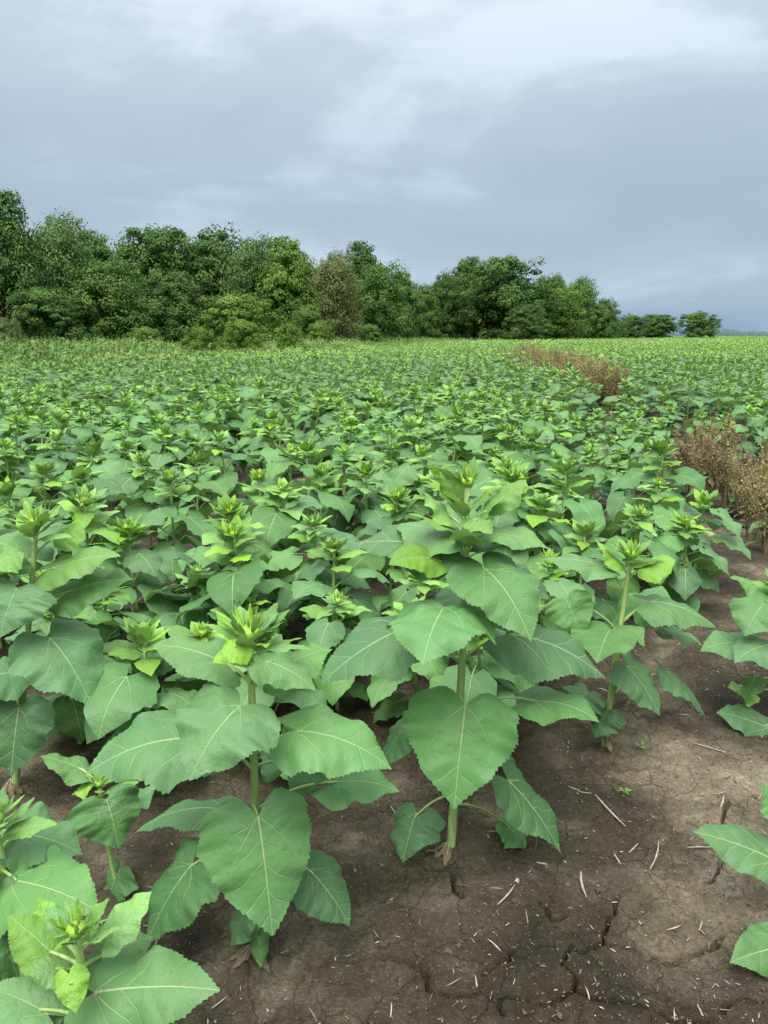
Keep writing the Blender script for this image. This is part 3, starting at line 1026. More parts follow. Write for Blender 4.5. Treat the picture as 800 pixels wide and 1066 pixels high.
def heroes():
    # A: the tall plant in the middle
    r, b = hero((468, 893), (487, 505), None, 'tallest sunflower, standing in the middle with broad hanging leaves and a bare lower stem', [
        (485, 734, 473, 842, -.07, -.20, 118, 722, 0, .08, .16),
        (463, 632, 440, 692, -.10, -.30, 112, 676, 0, .14, .20),
        (505, 592, 553, 668, -.06, -.20, 92, 640, -8, .16, .20),
        (533, 660, 630, 706, .03, .02, 82, 690, -22, .10, .16),
        (552, 730, 624, 752, .02, -.06, 62, 740, -15, .08, .22),
        (428, 652, 335, 712, .02, -.06, 92, 690, 18, .05, .14),
        (424, 753, 395, 803, .10, .06, 66, 760, 10, .02, .12),
        (434, 846, 420, 898, .02, -.06, 62, 828, 8, .0, .14),
        (529, 812, 584, 888, .02, -.04, 72, 830, -12, .02, .12),
        (525, 858, 552, 884, .08, .06, 44, 838, -10, .0, .12),
        (478, 575, 368, 566, .02, .10, 86, 600, 14, .24, .12),
        (474, 558, 412, 547, .0, .16, 66, 585, 10, .32, .10),
        (452, 582, 405, 588, -.04, -.10, 44, 605, 30, .50, .18),
        (505, 556, 572, 572, .0, -.02, 50, 580, -14, .38, .16),
        (540, 592, 575, 626, .08, .10, 68, 615, -14, .18, .15),
        (498, 640, 470, 610, .10, .25, 80, 650, 0, .12, .1),
        (470, 540, 440, 512, .02, .05, 40, 552, 0, .55, .1),
        (505, 535, 548, 500, .0, .02, 34, 548, -20, .62, .1),
        (478, 528, 462, 486, .02, .03, 34, 545, 0, .66, .05),
        (492, 540, 512, 556, -.05, -.10, 36, 545, 0, .60, .1),
    ], 101, (0.0135, 0.008), 13, 1.2, .018, .17)
    HERO_POS.append(b)
    # B: front left-centre
    r, b = hero((266, 1000), (260, 664), None, 'sunflower with one big heart shaped leaf hanging to the soil, left of the tallest', [
        (269, 850, 284, 974, -.07, -.16, 116, 838, 0, .14, .12),
        (250, 735, 198, 812, -.08, -.20, 112, 790, 8, .22, .22),
        (310, 761, 408, 801, -.03, -.05, 88, 790, -16, .20, .20),
        (345, 815, 416, 824, .06, .06, 56, 846, -12, .12, .18),
        (321, 905, 364, 964, .03, -.02, 74, 880, -14, .06, .14),
        (201, 899, 152, 984, .02, -.06, 92, 880, 12, .04, .14),
        (213, 768, 90, 806, .0, -.04, 104, 800, 22, .14, .20),
        (236, 691, 160, 672, .02, .08, 60, 712, 12, .34, .14),
        (277, 688, 329, 719, -.06, -.10, 44, 712, -14, .38, .16),
        (285, 700, 346, 676, .06, .12, 66, 720, -10, .26, .14),
        (262, 652, 292, 628, .06, .10, 52, 668, 0, .50, .08),
        (253, 672, 222, 690, -.05, -.07, 36, 680, 12, .60, .15),
        (232, 842, 140, 868, .12, .16, 44, 850, 10, .08, .2),
        (258, 945, 240, 985, -.03, -.04, 44, 950, 0, .02, .1),
        (270, 975, 272, 1008, -.02, -.05, 20, 970, 0, .30, .1),
        (300, 800, 330, 745, .08, .18, 70, 800, 0, .10, .1),
    ], 102, (0.0125, 0.007), 9, .95, .024)
    HERO_POS.append(b)
    # C: bottom left corner
    r, b = hero(None, (80, 972), 0.95, 'sunflower with an opening yellow-green bud in the bottom left corner', [
        (99, 1033, 229, 1031, -.01, -.02, 92, 1050, -20, .26, .10),
        (112, 976, 158, 928, .03, .08, 44, 990, -10, .45, .12),
        (60, 998, 8, 953, .01, .04, 50, 1005, 14, .42, .10),
        (72, 1014, 80, 1055, -.05, -.08, 34, 1012, 0, .5, .15),
        (50, 1056, -12, 1030, .0, .03, 56, 1060, 10, .25, .15),
        (104, 1000, 160, 975, .05, .12, 56, 1010, -10, .3, .10),
        (62, 985, 40, 935, .05, .09, 40, 995, 0, .5, .08),
        (88, 975, 112, 935, .05, .09, 34, 985, 0, .55, .08),
        (66, 1010, 30, 1015, -.03, -.06, 36, 1015, 10, .4, .15),
        (90, 1060, 140, 1100, -.02, -.03, 60, 1080, -10, .2, .15),
        (60, 1070, 10, 1110, .0, -.03, 66, 1085, 10, .15, .15),
    ], 103, (0.0085, 0.006), 6, .55, .016)
    HERO_POS.append(b)
    # D: left edge, tall
    r, b = hero((13, 826), (38, 548), None, 'tall sunflower near the left edge of the photo, its long stem bare below the leaves', [
        (69, 618, 138, 603, .0, .02, 58, 640, -24, .12, .14),
        (52, 664, 96, 735, -.06, -.14, 92, 680, -10, .08, .16),
        (20, 736, 12, 808, -.06, -.12, 72, 735, 0, .04, .10),
        (18, 612, 0, 664, -.08, -.16, 80, 640, 8, .14, .16),
        (56, 592, 126, 579, -.02, -.02, 52, 610, -18, .46, .14),
        (20, 700, -40, 720, .0, -.04, 70, 715, 10, .05, .2),
        (28, 580, -20, 560, .02, .08, 60, 600, 10, .3, .14),
        (60, 560, 88, 542, .05, .12, 44, 580, 0, .5, .1),
        (15, 575, -15, 600, -.05, -.10, 44, 590, 10, .5, .15),
        (40, 690, 85, 660, .10, .2, 74, 690, 0, .1, .1),
    ], 104, (0.0125, 0.007), 10, 1.1, .024)
    HERO_POS.append(b)
    # R: right of the tall plant
    r, b = hero((629, 777), (657, 580), None, 'leaning sunflower right of the tallest plant on the edge of the bare soil', [
        (636, 655, 622, 690, -.08, -.22, 74, 668, 0, .16, .20),
        (678, 626, 746, 654, .0, -.03, 52, 650, -16, .20, .18),
        (653, 693, 687, 745, -.04, -.10, 54, 735, -12, .10, .12),
        (694, 699, 735, 747, .06, .03, 46, 725, -12, .08, .14),
        (590, 625, 606, 662, -.02, -.08, 50, 660, 10, .14, .15),
        (612, 720, 592, 745, .02, -.02, 56, 735, 8, .0, .12),
        (632, 740, 620, 768, -.02, -.05, 40, 745, 0, .0, .10),
        (630, 590, 566, 583, .02, .05, 46, 618, 10, .30, .14),
        (690, 655, 732, 672, .08, .08, 44, 665, -10, .12, .15),
        (645, 585, 618, 560, .02, .05, 34, 600, 0, .52, .1),
        (668, 590, 704, 583, .0, .03, 38, 605, -10, .5, .14),
        (660, 640, 690, 610, .1, .2, 60, 650, 0, .15, .1),
    ], 105, (0.0125, 0.007), 10, 1.05, .024)
    HERO_POS.append(b)
    # E: left edge below D
    r, b = hero(None, (-6, 858), 1.12, 'sunflower cut by the left edge, its big pale leaves above the corner plant', [
        (10, 916, 104, 950, -.02, -.06, 92, 905, -14, .22, .14),
        (14, 868, 86, 890, .06, .08, 84, 890, -18, .20, .16),
        (-10, 930, -10, 1010, -.04, -.10, 90, 930, 0, .05, .1),
        (2, 880, 10, 850, .08, .16, 60, 890, 0, .35, .1),
        (-20, 900, -80, 940, -.02, -.06, 80, 910, 10, .2, .15),
        (5, 985, 28, 1050, .04, .0, 76, 980, 0, .0, .12),
    ], 106, (0.0095, 0.006), 8, .7, .018)
    HERO_POS.append(b)
    # F: small plant
    r, b = hero((126, 926), (104, 818), None, 'small young sunflower between the plant with the hanging leaf and the left edge', [
        (111, 832, 124, 884, -.04, -.09, 72, 838, 0, .12, .18),
        (88, 802, 42, 787, .02, .02, 36, 815, 8, .30, .1),
        (125, 905, 110, 945, .0, -.03, 48, 915, 0, .0, .1),
        (128, 840, 165, 820, .05, .1, 50, 850, 0, .1, .12),
        (98, 815, 75, 828, .0, -.02, 26, 820, 0, .65, .1),
    ], 107, (0.0065, 0.005), 5, .6, .012)
    HERO_POS.append(b)
    # S and T: right edge
    r, b = hero((838, 748), (812, 612), None, 'sunflower cut by the right edge beyond the bare soil, leaves reaching in', [
        (782, 670, 729, 678, -.02, -.02, 48, 690, 14, .14, .2),
        (796, 628, 776, 662, -.06, -.14, 62, 660, 8, .24, .18),
        (800, 672, 765, 690, -.12, -.2, 46, 690, 12, .16, .2),
        (800, 758, 746, 742, -.1, -.08, 44, 745, 16, .10, .12),
        (800, 616, 760, 601, .04, .08, 44, 630, 10, .3, .1),
        (782, 720, 758, 716, .0, .0, 30, 730, 10, .5, .15),
        (830, 660, 880, 690, -.02, -.06, 80, 680, -10, .15, .2),
        (786, 706, 775, 728, -.05, -.08, 26, 715, 0, .35, .1),
    ], 108, (0.011, 0.0065), 9, .95, .022)
    HERO_POS.append(b)
    r, b = hero((900, 945), (860, 842), None, 'sunflower mostly outside the right edge, two leaves over the bare soil', [
        (808, 896, 722, 866, -.02, .02, 58, 905, 16, .22, .10),
        (812, 845, 790, 818, .04, .06, 40, 860, 10, .24, .1),
        (820, 985, 760, 1002, -.16, -.2, 52, 920, 24, .22, .1),
        (870, 880, 930, 900, -.02, -.05, 80, 880, -10, .2, .15),
    ], 109, (0.009, 0.006), 8, .8, .018)
    HERO_POS.append(b)


heroes()

# ------------------------------------------------------------------ plants placed one by one behind them: bud in the photo, height, label
MIDS = [
    (142, 553, .62, 'sunflower with open green bud above a round heart shaped leaf, behind the left edge plant'),
    (255, 557, .66, 'sunflower with spiky bright bud directly behind the plant with the big hanging leaf'),
    (347, 571, .58, 'sunflower with a pale spiky bud left of the tallest plant, above two joined stems'),
    (329, 545, .62, 'sunflower with pointed young bud just behind the pale spiky bud'),
    (233, 529, .66, 'sunflower behind the spiky bright bud, its own bud a little to the left of that'),
    (402, 519, .66, 'sunflower bud seen just left of the upper leaves of the tallest plant'),
    (178, 501, .68, 'sunflower with a flat topped bud up and right of the open green bud'),
    (107, 492, .68, 'sunflower behind the gap between the left edge plant and the open green bud'),
    (40, 490, .68, 'sunflower whose bud shows straight above the tall left edge plant'),
    (605, 551, .56, 'short sunflower with a small round bud up and left of the leaning plant'),
    (562, 584, .50, 'short sunflower with its bud close behind the right shoulder of the tallest plant'),
    (662, 537, .56, 'sunflower behind the leaning plant, bud just above that plant'),
    (716, 542, .52, 'sunflower on the bare soil edge behind and right of the leaning plant, lower of two'),
    (728, 521, .52, 'sunflower on the bare soil edge whose bud is next to the dry red weeds'),
    (590, 490, .74, 'bright green sunflower with raised upper leaves right of the tallest plant top'),
    (668, 487, .55, 'small sunflower in front of the dry red weeds on their left side'),
    (506, 640, .50, 'short sunflower hidden close behind the stem of the tallest plant'),
    (532, 622, .46, 'thin short sunflower behind the tallest plant, to the right of the hidden one'),
    (70, 640, .50, 'thin short sunflower in the dark gap right of the tall left edge plant'),
    (196, 600, .46, 'short sunflower in the dark gap left of the spiky bright bud'),
    (435, 600, .42, 'low sunflower in the shade left behind the tallest plant'),
    (470, 432, .88, 'tall dense sunflower standing above its neighbours beyond the tallest plant'),
    (500, 425, .86, 'tall sunflower beside the dense one that stands above its neighbours'),
]
MIDS2 = [(20, 650), (250, 625), (280, 665), (150, 662), (95, 612), (235, 600), (350, 628), (395, 600), (35, 605), (440, 640), (120, 640), (205, 655), (325, 655), (300, 615), (60, 600), (175, 615), (385, 560), (415, 560), (355, 472), (411, 468), (235, 456), (196, 453), (429, 443), (312, 424), (345, 418), (232, 416), (90, 470), (150, 480), (25, 438), (395, 431), (122, 445),
         (300, 470), (275, 500), (455, 470), (505, 470), (545, 455), (520, 495), (460, 500), (60, 455), (5, 465), (620, 470), (560, 520), (630, 505), (300, 510),
         (440, 545), (380, 492), (10, 510), (80, 520), (200, 480), (265, 440), (165, 430), (360, 440), (580, 440), (475, 455), (330, 495), (610, 520), (690, 505), (700, 470)]

LANDMARKS = []
USED_LABELS = set()


def place_label(x, y):
    """A label that places one plant by the landmark plant nearest to it."""
    for name, ax, ay in sorted(LANDMARKS, key=lambda q: math.hypot(q[1] - x, q[2] - y)):
        dx, dy = x - ax, y - ay
        d = math.hypot(dx, dy)
        ang = math.degrees(math.atan2(dy, dx)) % 360
        w = ['to the right of', 'behind and right of', 'behind', 'behind and left of', 'to the left of', 'in front and left of', 'in front of', 'in front and right of'][int(((ang + 22.5) % 360) // 45)]
        q = 'close' if d < .5 else 'a step' if d < 1.0 else 'well'
        lab = 'sunflower %s %s %s' % (q, w, name)
        if lab not in USED_LABELS:
            USED_LABELS.add(lab)
            return lab
    return 'sunflower in the thick of the stand'


rm = np.random.default_rng(5)
PLACED = [(p[0], p[1]) for p in HERO_POS]
for x, y, h, lab in MIDS:
    p = on_height(x, y, h)
    PLACED.append((p[0], p[1]))
    sunflower(p, h, rm, lab, n_big=11, n_up=6)
NAMES = {0: 'the plant with the open green bud', 1: 'the plant with the spiky bright bud', 2: 'the plant with the pale spiky bud', 7: 'the plant in the left gap',
         9: 'the short plant with the small round bud', 14: 'the bright green plant with raised upper leaves', 15: 'the small plant before the red weeds', 21: 'the tall dense plant above its neighbours'}
for k, nm in ((0, 'the tallest plant'), (1, 'the plant with the big hanging leaf'), (3, 'the tall plant at the left edge'), (4, 'the leaning plant')):
    LANDMARKS.append((nm, HERO_POS[k][0], HERO_POS[k][1]))
for k, nm in NAMES.items():
    p = on_height(*MIDS[k][:3])
    LANDMARKS.append((nm, p[0], p[1]))
for x, y in MIDS2:
    h = rm.uniform(.60, .76) if y < 540 else rm.uniform(.44, .54)
    p = on_height(x, y, h)
    if min(math.hypot(p[0] - a, p[1] - b) for a, b in PLACED) < 0.20:
        continue
    PLACED.append((p[0], p[1]))
    lab = place_label(p[0], p[1])
    sunflower(p, h, rm, lab, n_big=11, n_up=6)

# bare strip that runs from the near right past the dry weeds (centre line x(y) and half width)
ST_Y = np.array((0.0, 1.0, 1.6, 2.6, 4.2, 6.5, 10, 16, 28, 45))
ST_X = np.array((0.4, 0.75, 1.05, 1.7, 2.45, 3.3, 3.9, 4.35, 5.3, 6.8))
ST_W = np.array((0.9, 0.9, 0.85, 0.8, 0.78, 0.60, 0.10, 0.22, 0.14, 0.0))


def margin_x(y):
    """Left edge of the crop: weeds and then the wood lie beyond it."""
    return np.interp(y, [0, 18, 26, 34, 60, 110, 200, 300], [-14, -11.8, -6.8, -4.2, 3.0, 16, 55, 100])


def field_spots(y0, y1, step, jit, rg, pad=2.2, edge=0.0):
    rd = R(6.5)
    c, s_ = math.cos(rd), math.sin(rd)
    half = y1 * 0.62 + pad
    U, Vv = np.meshgrid(np.arange(-half * 1.3, half * 1.3, step), np.arange(y0 - half * .3, y1 + half * .3, step))
    U = U.ravel() + rg.normal(0, jit * step, U.size)
    Vv = Vv.ravel() + rg.normal(0, jit * step, Vv.size)
    X = U * c + Vv * s_
    Y = -U * s_ + Vv * c
    ok = (Y > y0) & (Y <= y1) & (np.abs(X) < Y * 0.58 + pad)
    ok &= X > margin_x(Y)
    sx = np.interp(Y, ST_Y, ST_X)
    sw = np.interp(Y, ST_Y, ST_W)
    ok &= np.abs(X - sx) > sw
    ok &= ~((X > sx) & (Y < 6.6))
    return X[ok], Y[ok]


rf = np.random.default_rng(19)
X, Y = field_spots(2.7, 13.2, 0.50, 0.24, rf, 0.8)
P0 = np.array(PLACED)
near = np.array([np.min(np.hypot(P0[:, 0] - a, P0[:, 1] - b)) for a, b in zip(X, Y)])
lim = np.where(Y < 5.5, 0.40, 0.32)
keep = near > lim
X, Y = X[keep], Y[keep]
order = np.argsort(Y)
X, Y = X[order], Y[order]
N_IND = 300 - len(PLACED)
ind_x, ind_y = X[:N_IND], Y[:N_IND]
Y_SPLIT = float(ind_y[-1]) if len(ind_y) == N_IND else 13.2
for a, b in zip(ind_x, ind_y):
    right = a > np.interp(b, ST_Y, ST_X)
    h = rf.uniform(.54, .72) if right else rf.uniform(.60, .80)
    if 4.0 < b < 13.5 and 0.22 * b < a < 0.47 * b:
        h = rf.uniform(.38, .50)
    side = 'left part' if a < -0.30 * b else 'middle' if a < 0.08 * b else 'right part'
    if right:
        lab = 'sunflower of the right hand stand, beyond the strip of dry weeds'
    elif b < 5.6:
        lab = place_label(a, b)
    elif b < 8:
        lab = 'sunflower level with the near dry weeds in the %s of the stand' % side
    elif b < 10:
        lab = 'sunflower slightly beyond the near dry weeds in the %s of the stand' % side
    else:
        lab = 'small looking sunflower in the %s of the stand, well beyond the near weeds' % side
    sunflower((a, b), h, rf, lab, n_big=10 if b < 9 else 9, n_up=5 if b < 9 else 4)
print("individual sunflowers", len(PLACED) + len(ind_x), "to", Y_SPLIT)


# ------------------------------------------------------------------ the rest of the crop
def plant_template(seed, level):
    rg = np.random.default_rng(seed)
    g = Geo()
    h = 0.70
    if level == 1:
        nb, nup, nu, nv = 9, 4, 6, 1
    elif level == 2:
        nb, nup, nu, nv = 8, 3, 3, 1
    else:
        nb, nup, nu, nv = 6, 2, 2, 1
    for kind, a, sc, z, tl in plan(h, rg, nb, nup):
        if level > 1 and z < 0.3 * h:
            continue
        big = kind == 'big'
        Lb = (0.20 if big else 0.13) * sc * (1.0 if level == 1 else 1.15 if level == 2 else 1.45)
        lg = local_leaf(Lb, Lb * (.92 if big else .7), Lb * .55 if big else .05, R(rg.uniform(20, 50)), R(rg.uniform(-15, 18) if big else rg.uniform(5, 35)),
                        R(rg.uniform(-65, -28) if big else rg.uniform(-30, 10)), rg.uniform(.1, .4) if big else rg.uniform(.45, .85), nu, nv, rg, False, 2, petiole=level < 3, tooth=0, wave=.04)
        c, s_ = math.cos(a), math.sin(a)
        g.merge(lg.pack(), np.array(((c, -s_, 0), (s_, c, 0), (0, 0, 1))), (0, 0, z))
    if level == 1:
        g.merge(rosette(rg, 8, 3, 1).pack(), None, (0, 0, h))
        g.merge(bud_geo(rg, .024, 12, 2, 1).pack(), None, (0, 0, h))
    else:
        rr = rosette(rg, 6 if level == 2 else 4, 2, 1, (.7, 1.1), 1.15 if level == 2 else 1.5)
        g.merge(rr.pack(), None, (0, 0, h))
        if level == 2:
            g.merge(bud_geo(rg, .03, 6, 2, 1, False).pack(), None, (0, 0, h))
    if level < 3:
        tube(g, [(0, 0, -.03), (0, 0, h)], [.010, .007], 3, 1, cap=False)
    return g.pack()


def scatter(g, templates, X, Y, rg, smin=.85, smax=1.15, zs=1.0):
    k = rg.integers(0, len(templates), len(X))
    for i, tpl in enumerate(templates):
        V, A, q, t, mq, mt = tpl
        sel = np.where(k == i)[0]
        n = len(sel)
        if not n:
            continue
        a = rg.uniform(0, 6.28, n)
        s = rg.uniform(smin, smax, n)
        c, sn = np.cos(a) * s, np.sin(a) * s
        W = np.empty((n, len(V), 3))
        W[:, :, 0] = c[:, None] * V[:, 0] - sn[:, None] * V[:, 1] + X[sel][:, None]
        W[:, :, 1] = sn[:, None] * V[:, 0] + c[:, None] * V[:, 1] + Y[sel][:, None]
        W[:, :, 2] = V[:, 2] * (s * zs * rg.uniform(.9, 1.1, n))[:, None]
        AA = np.repeat(A[None], n, 0)
        AA[:, :, 2] += rg.normal(0, .07, n)[:, None]
        off = (np.arange(n) * len(V))[:, None, None] + g.n
        g.v.append(W.reshape(-1, 3))
        g.a.append(AA.reshape(-1, 3))
        if len(q):
            g.f4.append((q[None] + off).reshape(-1, 4))
            g.m4.append(np.tile(mq, n))
        if len(t):
            g.f3.append((t[None] + off).reshape(-1, 3))
            g.m3.append(np.tile(mt, n))
        g.n += n * len(V)


def build_crop():
    rg = np.random.default_rng(23)
    g = Geo()
    X1, Y1 = X[N_IND:], Y[N_IND:]
    Xa, Ya = field_spots(13.2, 24, 0.55, 0.24, rg)
    scatter(g, [plant_template(s, 1) for s in range(60, 66)], np.concatenate([X1, Xa]), np.concatenate([Y1, Ya]), rg)
    n1 = g.n
    Xb, Yb = field_spots(24, 55, 0.52, 0.25, rg, 3)
    scatter(g, [plant_template(s, 2) for s in range(70, 76)], Xb, Yb, rg, .85, 1.2)
    Xc, Yc = field_spots(55, 130, 0.86, 0.28, rg, 4)
    scatter(g, [plant_template(s, 3) for s in range(80, 86)], Xc, Yc, rg, .95, 1.3)
    Xd, Yd = field_spots(130, 330, 3.2, 0.3, rg, 8)
    scatter(g, [plant_template(s, 3) for s in range(80, 86)], Xd, Yd, rg, 2.2, 3.2, .36)
    Xe, Ye = field_spots(330, 900, 11.0, 0.3, rg, 20)
    scatter(g, [plant_template(s, 3) for s in range(80, 86)], Xe, Ye, rg, 8, 11, .1)
    print("crop plants", len(Xa) + len(X1), len(Xb), len(Xc), len(Xd), len(Xe), "verts", g.n)
    o = obj('sunflower_crop', g.mesh('sunflower_crop', [M_LEAF, M_STEM]))
    tag(o, 'rest of the sunflower field running back to the trees and the horizon', 'sunflower crop', None, 'stuff')


build_crop()


# ------------------------------------------------------------------ dry weeds in the bare strip
def dry_weed(seed, tall=0.75, n_st=7, green=0.0, tone=(0.1, .6)):
    rg = np.random.default_rng(seed)
    parts = []
    for k in range(n_st):
        st, sd = Geo(), Geo()
        a = rg.uniform(0, 6.28)
        ln = rg.uniform(.05, .30)
        h = tall * rg.uniform(.6, 1.05)
        p = np.array([(0.03 * math.cos(a), 0.03 * math.sin(a), -.02), (ln * .35 * math.cos(a), ln * .35 * math.sin(a), h * .5), (ln * math.cos(a), ln * math.sin(a), h)])
        pts = bez([p[0], p[1], p[2]], np.linspace(0, 1, 6))
        tube(st, pts, np.linspace(.0055, .0018, 6), 4)
        # seed spikes: whorls of small papery seeds round the upper stalk and its side branches
        axes = [(pts[2], pts[5])]
        for j in range(4):
            b0 = pts[1] + (pts[5] - pts[1]) * rg.uniform(.15, .8)
            aa = a + rg.uniform(-1.8, 1.8)
            b1 = b0 + np.array((math.cos(aa) * .07, math.sin(aa) * .07, .13)) * rg.uniform(.7, 1.3)
            tube(st, [b0, b1], [.0025, .0012], 3)
            axes.append((b0, b1))
        Cs, Ns = [], []
        for (q0, q1) in axes:
            n = 70 if q0 is pts[2] else 30
            t = rg.uniform(0, 1, n)
            Cs.append(q0 + (q1 - q0) * t[:, None] + rg.normal(0, .011, (n, 3)))
            Ns.append(rg.normal(size=(n, 3)))
        Cs, Ns = np.concatenate(Cs), np.concatenate(Ns)
        tn = rg.uniform(*tone)
        leaf_cards(sd, Cs, Ns, rg.uniform(.007, .013, len(Cs)), np.clip(tn + rg.normal(0, .12, len(Cs)), 0, 1), rg)
        parts.append((st, sd))
    lv = []
    for k in range(14):
        a = rg.uniform(0, 6.28)
        L = rg.uniform(.10, .19)
        pt = R(rg.uniform(-10, 50))
        g = local_leaf(L, L * .34, .03, R(40), pt, pt - R(60), .1, 6, 1, rg, True, 3, tooth=.0, wave=.12)
        lv.append((g, a, rg.uniform(.03, .35) * tall))
    return parts, lv


M_GREENWEED = plain("weed_leaf", (0.05, 0.11, 0.03), (0.12, 0.20, 0.045), 12, 0.6)


def weed_meshes(seed, **kw):
    parts, lv = dry_weed(seed, **kw)
    out = []
    for st, sd in parts:
        out.append(('stalk', st.mesh('stalk', [M_WEEDSTALK]), None))
        out.append(('seed_head', sd.mesh('seed_head', [M_WEEDSEED], False), None))
    for g, a, z in lv:
        me = g.mesh('weed_leaf', [M_DRYLEAF if random.random() < .35 else M_GREENWEED, M_WEEDSTALK])
        out.append(('leaf', me, Mx(a, 1, z)))
    return out


WEEDS = {'red': [weed_meshes(201 + i, tall=.78, n_st=13, tone=(.1, .75)) for i in range(3)],
         'tan': [weed_meshes(211 + i, tall=.66, n_st=12, tone=(.5, 1.3)) for i in range(3)]}


def place_weed(kind, i, x, y, s, rz, label):
    r = empty('dried_weed', (x, y, 0), rz)
    r.scale = (s, s, s)
    tag(r, label, 'weed', 'dried weeds in the gap between the stands')
    for nm, me, M in WEEDS[kind][i % 3]:
        o = obj(nm, me, r)
        if nm == 'seed_head':
            tag(o, kind='stuff')
        if M is not None:
            o.matrix_local = M


rw = np.random.default_rng(41)
NEARW = [
    (712, 520, 'red', 1.0, 'reddish brown seeding weed at the left end of the near clump of dry weeds'),
    (734, 530, 'red', 1.08, 'dark red seeding weed in the middle of the near clump'),
    (757, 535, 'red', .95, 'red brown weed behind the tan weeds of the near clump'),
    (745, 505, 'red', .95, 'rusty weed at the back of the near clump of dry weeds'),
    (782, 560, 'tan', 1.0, 'tan feathery weed at the front right of the near clump'),
    (800, 575, 'tan', 1.05, 'tan and green weed cut by the right edge of the photo'),
    (772, 540, 'tan', .85, 'short straw coloured weed between the red and the tan weeds'),
    (800, 530, 'red', .9, 'red weed at the right edge behind the tan weed'),
    (825, 555, 'red', .9, 'red weed just outside the right edge of the photo'),
]
for i, (x, y, k, s, lab) in enumerate(NEARW):
    p = on_height(x, y)
    place_weed(k, i, p[0], p[1], s, rw.uniform(0, 6), lab)
for i in range(80):
    t = (i + rw.uniform(0, 1)) / 80
    y = 13.8 + 16 * t ** 1.2
    x = np.interp(y, ST_Y, ST_X) - .18 + rw.uniform(-.3, .3)
    place_weed('tan' if rw.uniform() < .85 else 'red', i, x, y, rw.uniform(1.2, 1.65), rw.uniform(0, 6),
               'tan brown dried weed in the far strip of dead weeds, near end' if t < .5 else 'tan brown dried weed in the far strip of dead weeds, far end')


# ------------------------------------------------------------------ grassy margin and shrubs before the wood
def build_margin():
    rg = np.random.default_rng(51)
    g = Geo()
    n = 32000
    Yy = 17.5 + 112 * rg.uniform(0, 1, n) ** 1.5
    Xx = margin_x(Yy) - 0.2 - rg.uniform(0, 1, n) ** 1.3 * (8 + Yy * .48)
    ok = (Xx > -Yy * .64 - 3)
    Xx, Yy = Xx[ok], Yy[ok]
    n = len(Xx)
    hump = vnoise(Xx * .22 + 9, Yy * .22, 3)
    back = np.clip((margin_x(Yy) - Xx) / 10, 0, 1)
    H = (0.36 + 0.72 * hump + .30 * back) * rg.uniform(.6, 1.15, n)
    tone = np.clip(.27 + .55 * (vnoise(Xx * .3, Yy * .3, 5) - .3) * 1.4 + rg.normal(0, .16, n) - .45 * back, 0, 1)
    # leafy stalks: cards up the stalk plus a grass blade
    for k in range(8):
        z = H * (0.35 + .65 * (k + rg.uniform(0, 1, n)) / 8)
        C = np.stack([Xx + rg.normal(0, .12, n), Yy + rg.normal(0, .12, n), z], -1)
        N = rg.normal(size=(n, 3)) * .6 + np.array((0, -.2, .7))
        leaf_cards(g, C, N, rg.uniform(.045, .11, n), np.clip(tone + rg.normal(0, .1, n), 0, 1), rg)
    # long grass blades
    nb = n
    a = rg.uniform(0, 6.28, nb)
    ln = rg.uniform(.05, .4, nb)
    B = np.stack([Xx[:nb], Yy[:nb], np.zeros(nb)], -1)
    Tt = B + np.stack([np.cos(a) * ln, np.sin(a) * ln, H[:nb] * 1.15], -1)
    Mm = (B + Tt) / 2 + np.stack([np.zeros(nb), np.zeros(nb), H[:nb] * .15], -1)
    wv = np.stack([-np.sin(a), np.cos(a), np.zeros(nb)], -1) * .016
    V = np.stack([B - wv, B + wv, Mm + wv, Mm - wv, Tt], 1)
    base = (np.arange(nb) * 5)[:, None]
    q = base + np.array((0, 1, 2, 3))
    t = base + np.array((3, 2, 4))
    A = np.zeros((nb, 5, 3))
    A[:, :, 2] = np.clip(.75 + rg.normal(0, .22, nb), 0, 1)[:, None]
    g.add(V.reshape(-1, 3), q, t, A.reshape(-1, 3))
    o = obj('margin_weeds', g.mesh('margin_weeds', [M_MARGIN], False))
    tag(o, 'yellow-green weeds and long grass between the crop and the wood', 'weeds', None, 'stuff')


build_margin()

SHRUBS = [
    (250, 343, 26, 40, 'lime', 'rounded leafy shrub on the weedy margin below the low yellow-green tree'),
    (205, 350, 20, 38, 'lime', 'low shrub on the margin left of the rounded leafy shrub'),
    (300, 347, 18, 44, 'lime', 'low leafy shrub on the margin right of the rounded one'),
    (5, 341, 22, 44, 'olive', 'yellowish bush on the margin at the left edge of the photo'),
    (335, 345, 16, 60, 'lime', 'bright green shrub at the foot of the olive brown tree'),
    (385, 347, 16, 72, 'mid', 'dark leafy shrub under the leafy green tree'),
    (150, 350, 20, 46, 'lime', 'pale green shrub in front of the pointed dark tree'),
]
for i, (px, py, hw, Yd, colr, lab) in enumerate(SHRUBS):
    top = at_depth(px, py - 9, Yd)
    r = empty('shrub', (top[0], Yd, 0), i * 1.1)
    tag(r, lab, 'shrub', 'shrubs on the field margin')
    c, t, mc, mtk = CROWNS['bushy']
    w = hw / FOC * Yd * 1.7
    M = Matrix.Translation((0, 0, -.35)) @ Matrix.Diagonal((w, w, top[2] * 1.05 + .35, 1))
    o = obj('foliage', mc, r, M)
    o.material_slots[0].link = 'OBJECT'
    o.material_slots[0].material = TREE_M[colr]
    obj('trunk', mtk, r, M)


